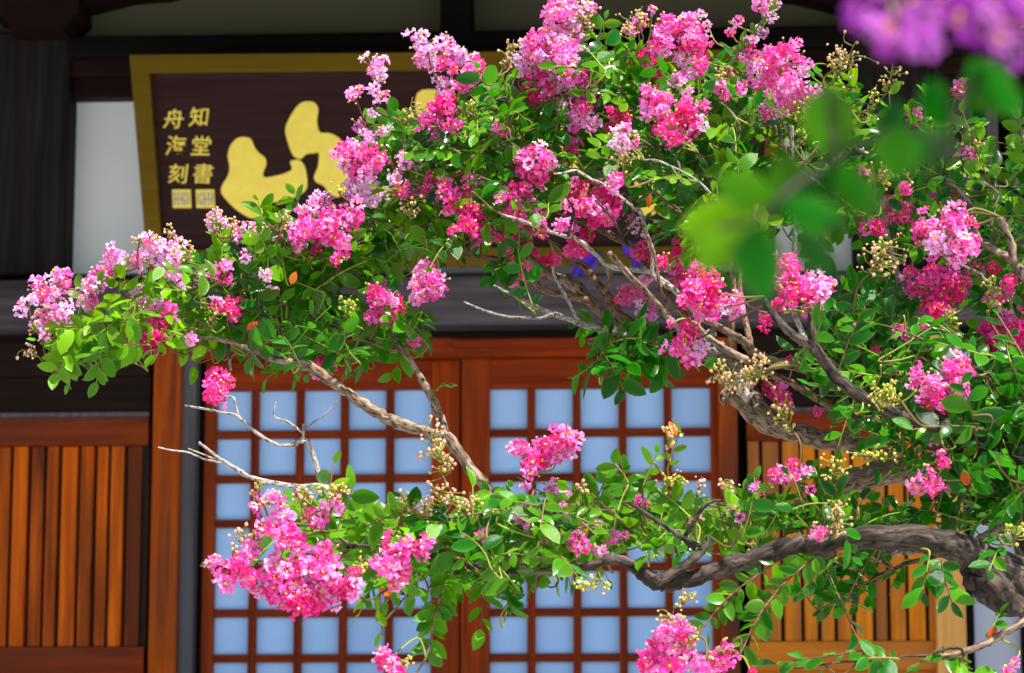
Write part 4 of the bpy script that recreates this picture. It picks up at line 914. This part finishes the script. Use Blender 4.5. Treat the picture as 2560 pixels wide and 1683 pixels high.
C([(1979,1168,20),(1941,1191,18),(1962,1187,22),(2003,1181,15),(2016,1187,12),(1990,1200,16)], 'P', 4.3); C([(1897,1221,14),(1885,1226,8),(2020,1228,12)], 'P', 4.3); C([(2040,1325,15),(2056,1330,14),(2048,1345,10)], 'P', 4.15, dj=.01)
C([(1397,1100,28),(1369,1112,26),(1411,1130,26),(1422,1105,22),(1385,1135,24)], 'P', 4.3, dj=.015); C([(1299,1114,22),(1285,1128,16),(1323,1140,22),(1362,1148,24),(1327,1175,22),(1313,1204,14),(1340,1160,20)], 'P', 4.3, dj=.015)
C([(1383,1226,24),(1422,1246,18),(1394,1264,22),(1404,1295,24),(1370,1245,16)], 'L', 4.3, buds=.6); C([(1309,1295,24),(1325,1310,18),(1443,1330,22),(1457,1355,22),(1492,1313,16)], 'P', 4.26); C([(1499,1373,15),(1538,1341,18),(1562,1337,10),(1397,1350,18),(1366,1352,12),(1510,1385,10)], 'P', 4.26)
N = dict(d=4.12, dj=.012)
C([(641,1235,12),(647,1273,16),(655,1250,12),(630,1265,8)], 'L', buds=.8, **N); C([(689,1258,22),(718,1299,22),(700,1280,18)], 'L', buds=.9, **N); C([(686,1331,28),(724,1334,26),(747,1360,26),(743,1386,15),(700,1350,22)], 'P', **N)
C([(795,1300,20),(805,1312,14),(785,1310,12)], 'P', **N); C([(830,1265,20),(842,1258,14)], 'P', **N)
C([(699,1411,32),(705,1450,34),(686,1479,22),(680,1430,24),(753,1437,36),(720,1470,30)], 'P', **N); C([(801,1397,28),(824,1386,22),(785,1456,36),(827,1453,32),(800,1425,30),(833,1490,26)], 'P', **N); C([(737,1495,36),(801,1505,30),(760,1514,28),(715,1521,22),(775,1490,30)], 'D', **N); C([(872,1460,26),(888,1431,16),(878,1482,18),(855,1475,22)], 'P', **N)
C([(621,1371,20),(602,1397,20),(615,1385,14)], 'P', **N); C([(551,1419,22),(586,1428,22),(576,1454,22),(560,1440,18)], 'P', **N); C([(615,1445,22),(634,1467,16),(647,1484,9),(605,1430,18)], 'P', **N)
C([(962,1408,32),(994,1379,32),(1033,1366,30),(1052,1386,20),(980,1395,26)], 'P', **N); C([(1000,1425,26),(994,1466,18),(985,1445,18)], 'P', **N); C([(965,1644,24),(978,1665,28),(955,1660,18)], 'P', d=4.2)
C([(1703,1552,16),(1672,1582,24),(1713,1582,20),(1645,1600,22),(1690,1600,20)], 'P', d=4.2); C([(1662,1620,28),(1618,1644,26),(1672,1654,30),(1642,1661,28),(1730,1627,16),(1713,1671,18),(1605,1660,16)], 'P', d=4.2)
C([(1815,1613,16),(1805,1647,24),(1771,1654,22),(1791,1671,28),(1751,1671,22),(1877,1678,10)], 'P', d=4.2); C([(2535,1657,14),(2523,1675,12)], 'P', d=4.2); C([(2398,230,20),(2405,250,14),(2278,283,18),(2285,298,10)], 'P', d=4.7); C([(2422,380,18),(2415,395,12)], 'P', d=4.6)

C([(700,600,20),(720,612,16),(690,618,12)], 'P', 4.76); C([(780,540,22),(765,525,16)], 'L', 4.77); C([(610,640,16),(625,652,12)], 'L', 4.76); C([(450,700,16),(468,712,14)], 'P', 4.76); C([(505,690,14),(515,676,10)], 'L', 4.77)
C([(960,330,18),(945,345,14)], 'L', 4.78); C([(1000,470,18),(1020,482,14)], 'P', 4.76); C([(1255,330,16),(1240,318,12)], 'P', 4.74); C([(1600,1250,14),(1618,1262,10)], 'P', 4.26); C([(1740,1300,12),(1726,1310,10)], 'P', 4.26); C([(1840,1280,13),(1855,1292,10)], 'P', 4.26); C([(1200,1340,14),(1215,1352,10)], 'P', 4.2)
def budspray(x, y, rx, ry, n, hue, d=4.74, ax=0.2, ay=-1.0):
    """open panicle of round buds on thin stalks"""
    bud, stk = Acc(), Acc()
    c = np.array(at(x, y, d)); px = d / FPX
    a = img(ax, ay); a /= np.linalg.norm(a)
    base = c - a * ry * px * 1.1
    stk.add(*tube(catmull([base, c, c + a * ry * px], 4), np.linspace(0.0017, 0.0008, 9), 5), .55)
    for _ in range(n):
        u, w = nrg.normal() * .5, nrg.normal() * .5
        p = c + img(rx * u, ry * w) * px + np.array(FWD) * nrg.normal() * rx * px * .4
        t = float(np.clip((p - base).dot(a) / (2.1 * ry * px) - 0.15, 0, 1)); q = base + a * 2.1 * ry * px * t
        stk.add(*tube(catmull([q, (p + q) / 2 + nrg.normal(size=3) * .003, p], 3), np.linspace(0.001, 0.0007, 7), 4), float(nrg.uniform(0.0, .35)))
        rb = nrg.uniform(0.0019, 0.0033)
        bud.add(ICO * np.array([1, 1, 1.15]) * rb + p, ICF, float(np.clip(hue + nrg.normal() * .15, 0, 1)))
        if nrg.random() < 0.35: bud.add(ICO * rb * .8 + p + nrg.normal(size=3) * .005, ICF, float(np.clip(hue + nrg.normal() * .15, 0, 1)))
    nf = len(bud.f)
    for Vx in stk.v: pass
    off = bud.n; bud.v += stk.v; bud.f += [tuple(i + off for i in f) for f in stk.f]; bud.t += stk.t; bud.n += stk.n
    e = bud.obj('bud_spray', M['bud'], tree, True); e.data.materials.append(M['stalk'])
    e.data.polygons.foreach_set('material_index', [0] * nf + [1] * (len(bud.f) - nf))
    q, dist = nearest(base)
    if dist < 0.6: add_twig([q[:3], (q[:3] + base) / 2 + nrg.normal(size=3) * .012, base], 0.002, 0.0015, .6)
for a in [(348,606,26,18,12,.8),(425,585,30,22,14,.7),(472,632,22,22,12,.7),(75,882,32,22,12,.95,4.76,-.9,-.4),(535,545,24,24,10,.9),(580,570,26,24,14,.85),(660,580,20,20,8,.7),(704,550,26,30,14,.8),(630,590,20,16,8,.4),
          (852,470,22,14,8,.4),(872,765,24,28,16,.1),(535,790,36,34,16,.75),(1030,520,34,28,18,.7),(1182,282,16,30,16,.05),(1025,275,45,34,14,.6),(1398,418,20,18,10,.65),(1280,120,18,22,14,.75),(1262,150,18,20,10,.8),
          (1460,45,34,34,18,.7),(1600,40,18,26,14,.6),(2112,155,48,60,40,.72,4.72,.5,-.9),(2000,285,46,34,40,.12,4.7),(2005,335,22,26,14,.1,4.7),(2225,195,34,36,22,.5,4.72),(2185,245,16,34,12,.2,4.72),(2432,360,36,34,26,.6,4.6),(2100,140,30,30,14,.8,4.7),
          (2205,640,54,46,46,.72,4.4,.4,-.6),(2215,435,54,28,34,.6,4.45,.8,-.5),(2480,745,18,50,22,.12,4.45),(2372,790,22,24,14,.08,4.4,.6,-.7),(1800,940,34,26,22,.72,4.3,-1,.1),(1856,945,60,40,50,.62,4.3,-.9,.1),(1906,905,28,26,20,.7,4.3),(1955,1035,36,44,24,.4,4.3,-.5,-.8),
          (2220,985,48,36,60,.22,4.2,-.7,-.4),(2090,1175,34,34,34,.35,4.3),(2190,1140,60,22,50,.25,4.3,-.9,-.2),(2092,1300,34,40,30,.7,4.15),(1092,1125,40,60,40,.72,4.15,-.5,-.85),(1120,1150,26,20,12,.7,4.15),(1030,1250,34,22,24,.82,4.2),(1105,1245,44,30,36,.75,4.2),(1170,1260,30,30,26,.6,4.2),(1060,1275,40,20,20,.7,4.2),
          (845,1225,40,22,22,.5,4.12),(650,1215,18,18,10,.6,4.12),(760,1240,34,24,22,.72,4.12),(610,1335,22,20,12,.8,4.12),(640,1350,20,30,14,.7,4.12),(515,1410,18,12,7,.9,4.12,-1,-.2),(585,1375,14,14,6,.85,4.12),(535,1395,10,12,5,.8,4.12),(905,1420,20,24,16,.35,4.15),
          (1480,1458,50,24,30,.3,4.22,-.8,.4),(1712,1492,24,14,12,.5,4.22,-.8,.5),(1686,1204,42,20,22,.3,4.25,.8,-.6),(1675,1090,16,46,26,.6,4.2,.2,-1),(1750,1215,12,24,10,.95,4.25),(1810,1212,30,14,10,.8,4.25),(1680,1545,34,24,22,.5,4.2),(1720,1590,30,30,20,.4,4.2),(1800,1620,16,14,8,.6,4.2),(1770,1640,14,14,6,.5,4.2),
          (1460,1225,22,14,12,.75,4.28),(1015,1372,18,16,8,.5,4.12),(2330,1075,40,20,26,.2,4.32),(2010,760,30,18,10,.7,4.3),(1565,395,30,30,18,.65,4.45),(1800,185,22,18,12,.5,4.72),(2540,1330,36,30,26,.1,4.2),(1935,150,14,14,6,.6,4.72),(1570,65,22,28,16,.6,4.76),(1010,1660,24,16,12,.5,4.2),(1420,70,36,40,24,.75,4.79)]:
    budspray(*a)
tw = link('twigs', mesh('twigs', TW_V, TW_F, True, {'tint': TW_T}), M['stalk']); adopt(tw, tree); tw['kind'] = 'stuff'

# the leaves that show largest become parts of their own, the rest one mass
GW, GH, CELL = 320, 211, 8.0
zb = np.full((GH, GW), 1e9); owner = np.full((GH, GW), -1, int)
for i, (m, v, yg, au) in enumerate(LEAVES):
    cpt = m[:3, 3] + m[:3, 0] * 0.5
    x, y, dz = proj(cpt)
    nrm = m[:3, 2] / np.linalg.norm(m[:3, 2]); vd = np.array(CAM) - cpt; vd /= np.linalg.norm(vd)
    face = abs(nrm.dot(vd)); ln = np.linalg.norm(m[:3, 0]) * FPX / dz
    r = math.sqrt(max(0.15, face) * 0.30) * ln * 0.8
    x0, x1, y0, y1 = int((x - r) / CELL), int((x + r) / CELL), int((y - r) / CELL), int((y + r) / CELL)
    for gy in range(max(0, y0), min(GH - 1, y1) + 1):
        for gx in range(max(0, x0), min(GW - 1, x1) + 1):
            if dz < zb[gy, gx]: zb[gy, gx] = dz; owner[gy, gx] = i
cnt = np.bincount(owner[owner >= 0], minlength=len(LEAVES))
order = [i for i in np.argsort(-cnt) if cnt[i] > 0]
single = set(int(i) for i in order[:300]) | {i for i, l in enumerate(LEAVES) if l[3]}
single = set(sorted(single, key=lambda i: -cnt[i] - 1000 * LEAVES[i][3])[:300])
LM = {}
def leaf_mesh(v, y, au, mt='leaf'):
    k = (v, y, au, mt)
    if k not in LM:
        V, Fc, E = LV[v]; me = mesh('leaf', V, Fc, True, {'tint': [0] * len(V), 'young': [y / 4] * len(V), 'edge': E})
        me.materials.append(M['leaf_autumn' if au else mt]); LM[k] = me
    return LM[k]
fv, ff, ft, fy, fe = [], [], [], [], []; nb0 = 0
tinv = Matrix.Translation(-tree.location)
for i, (m, v, yg, au) in enumerate(LEAVES):
    if i in single:
        o = link('leaf', leaf_mesh(v, int(round(min(1, yg) * 4)), au)); o.parent = tree; o.matrix_parent_inverse = tinv
        o.matrix_basis = Matrix(m.tolist())
        continue
    V, Fc, E = LV[v]
    fv.append(V @ m[:3, :3].T + m[:3, 3]); ff.extend([tuple(a + nb0 for a in f) for f in Fc]); nb0 += len(V)
    ft.extend([nrg.random()] * len(V)); fy.extend([min(1, yg)] * len(V)); fe.extend(E)
o = link('foliage', mesh('foliage', np.concatenate(fv), ff, True, {'tint': ft, 'young': fy, 'edge': fe}), M['leaf']); adopt(o, tree); o['kind'] = 'stuff'
print('leaves', len(LEAVES), 'visible', len(order), 'min cells', cnt[order[min(299, len(order) - 1)]])

# ---------------------------------------------------------------- second myrtle: mauve spray hanging close in front
D2 = 1.22
q = at(3300, 700, 1.37)
fg = empty('crape_myrtle_tree', (q.x + .5, q.y, 0), 'blurred mauve-flowered crape myrtle spray with broad dark leaves hanging over the pink tree', 'tree')
def fbranch(pts, m='bark_dark'):
    n = [(x, y, r * (.45 if x < 2600 else .8), D2 + (dz if len(p_) else 0)) for (x, y, r, dz), p_ in ((p, p) for p in pts)]
    return branch(n, m, parent=fg, hook=False)
S = catmull([(fg.location.x, fg.location.y, -0.03, .06), (fg.location.x - .02, fg.location.y, 0.9, .05), (fg.location.x - .05, fg.location.y, 1.7, .04), (at(3250, 250, 1.37).x, at(3250, 250, 1.37).y, at(3250, 250, 1.37).z, .012)], 8)
V, Fc = tube([s[:3] for s in S], [s[3] for s in S], 14, .05, 8)
o = link('trunk', bkattr(mesh('trunk', V, Fc, True)), M['bark']); adopt(o, fg)
fbranch([(3250,250,50,.15),(2950,120,32,.1),(2700,60,22,.05),(2560,120,16,0),(2470,180,12,0),(2380,300,10,0),(2379,400,8,0),(2300,330,7,0),(2200,330,6,0),(2090,400,6,0),(1980,470,5,0),(1900,545,5,0),(1800,570,3,0)])
fbranch([(2560,120,12,0),(2440,60,9,0),(2300,70,7,0),(2200,90,5,0)])
fbranch([(2090,400,5,0),(2075,300,4,0),(2070,220,3,0)])
C([(2170,35,50),(2235,10,55),(2283,55,52),(2175,95,42),(2340,40,52),(2230,90,46),(2310,105,38)], 'M', D2, fg, 'petal_mauve', .12, .016, False, .02)
C([(2436,40,52),(2503,15,55),(2490,95,44),(2518,140,34),(2400,5,46),(2555,60,48),(2465,70,40),(2590,10,50)], 'M', D2, fg, 'petal_mauve', .12, .016, False, .02)
for x, y, ang, ln, fx, fy_, fz, yg, dd in [
    (2078,205,88,210,0.35,0.9,0.1,.15,0),(2236,245,95,130,-.2,.4,.9,.0,.03),(2331,190,80,140,.3,.9,-.5,0,.02),(2420,150,50,190,.4,.8,-.6,0,.0),(2520,150,130,170,-.4,.8,-.5,0,.02),
    (2210,350,8,190,.2,.8,-.6,0,.02),(2260,310,100,150,.2,.9,-.5,0,-.02),(2095,405,55,170,.3,.8,-.6,0,0),(2085,400,100,110,-.3,.4,.9,.1,.02),(1985,380,105,130,.2,.9,.2,.2,.02),
    (1935,500,200,150,.1,.7,.6,.35,0),(1880,540,95,170,-.3,.9,.3,.9,.0),(1900,545,170,200,-.2,.6,.7,1.0,.02),(1895,560,88,190,.4,.8,-.6,0,-.02),(1960,500,25,170,.3,.8,-.5,0,0),(1935,530,-35,130,-.1,.4,1.,.1,.02),(1840,560,130,150,-.3,.9,.4,.8,0.01),
    (2000,560,60,150,.3,.9,-.5,0,.02)]:
    a = math.radians(ang); d = img(math.cos(a), math.sin(a), nrg.normal() * .15)
    n = np.array(CM @ Vector((fx, fz * .6, fy_) if yg > 9 else (-0.62 + .3 * fx, -0.45 + .25 * fz, 0.66)))
    p = np.array(at(x, y, D2 + dd)); s = 1.05 * ln * D2 / FPX
    d = d / np.linalg.norm(d); n = n - d * n.dot(d); n /= np.linalg.norm(n); sd = np.cross(n, d)
    m = np.eye(4); m[:3, 0] = d * s; m[:3, 1] = sd * s * 1.4; m[:3, 2] = n * s; m[:3, 3] = p
    o = link('leaf', leaf_mesh(0, int(round(yg * 4)), False, 'leaf_thick')); o.parent = fg; o.matrix_parent_inverse = Matrix.Translation(-fg.location); o.matrix_basis = Matrix(m.tolist())
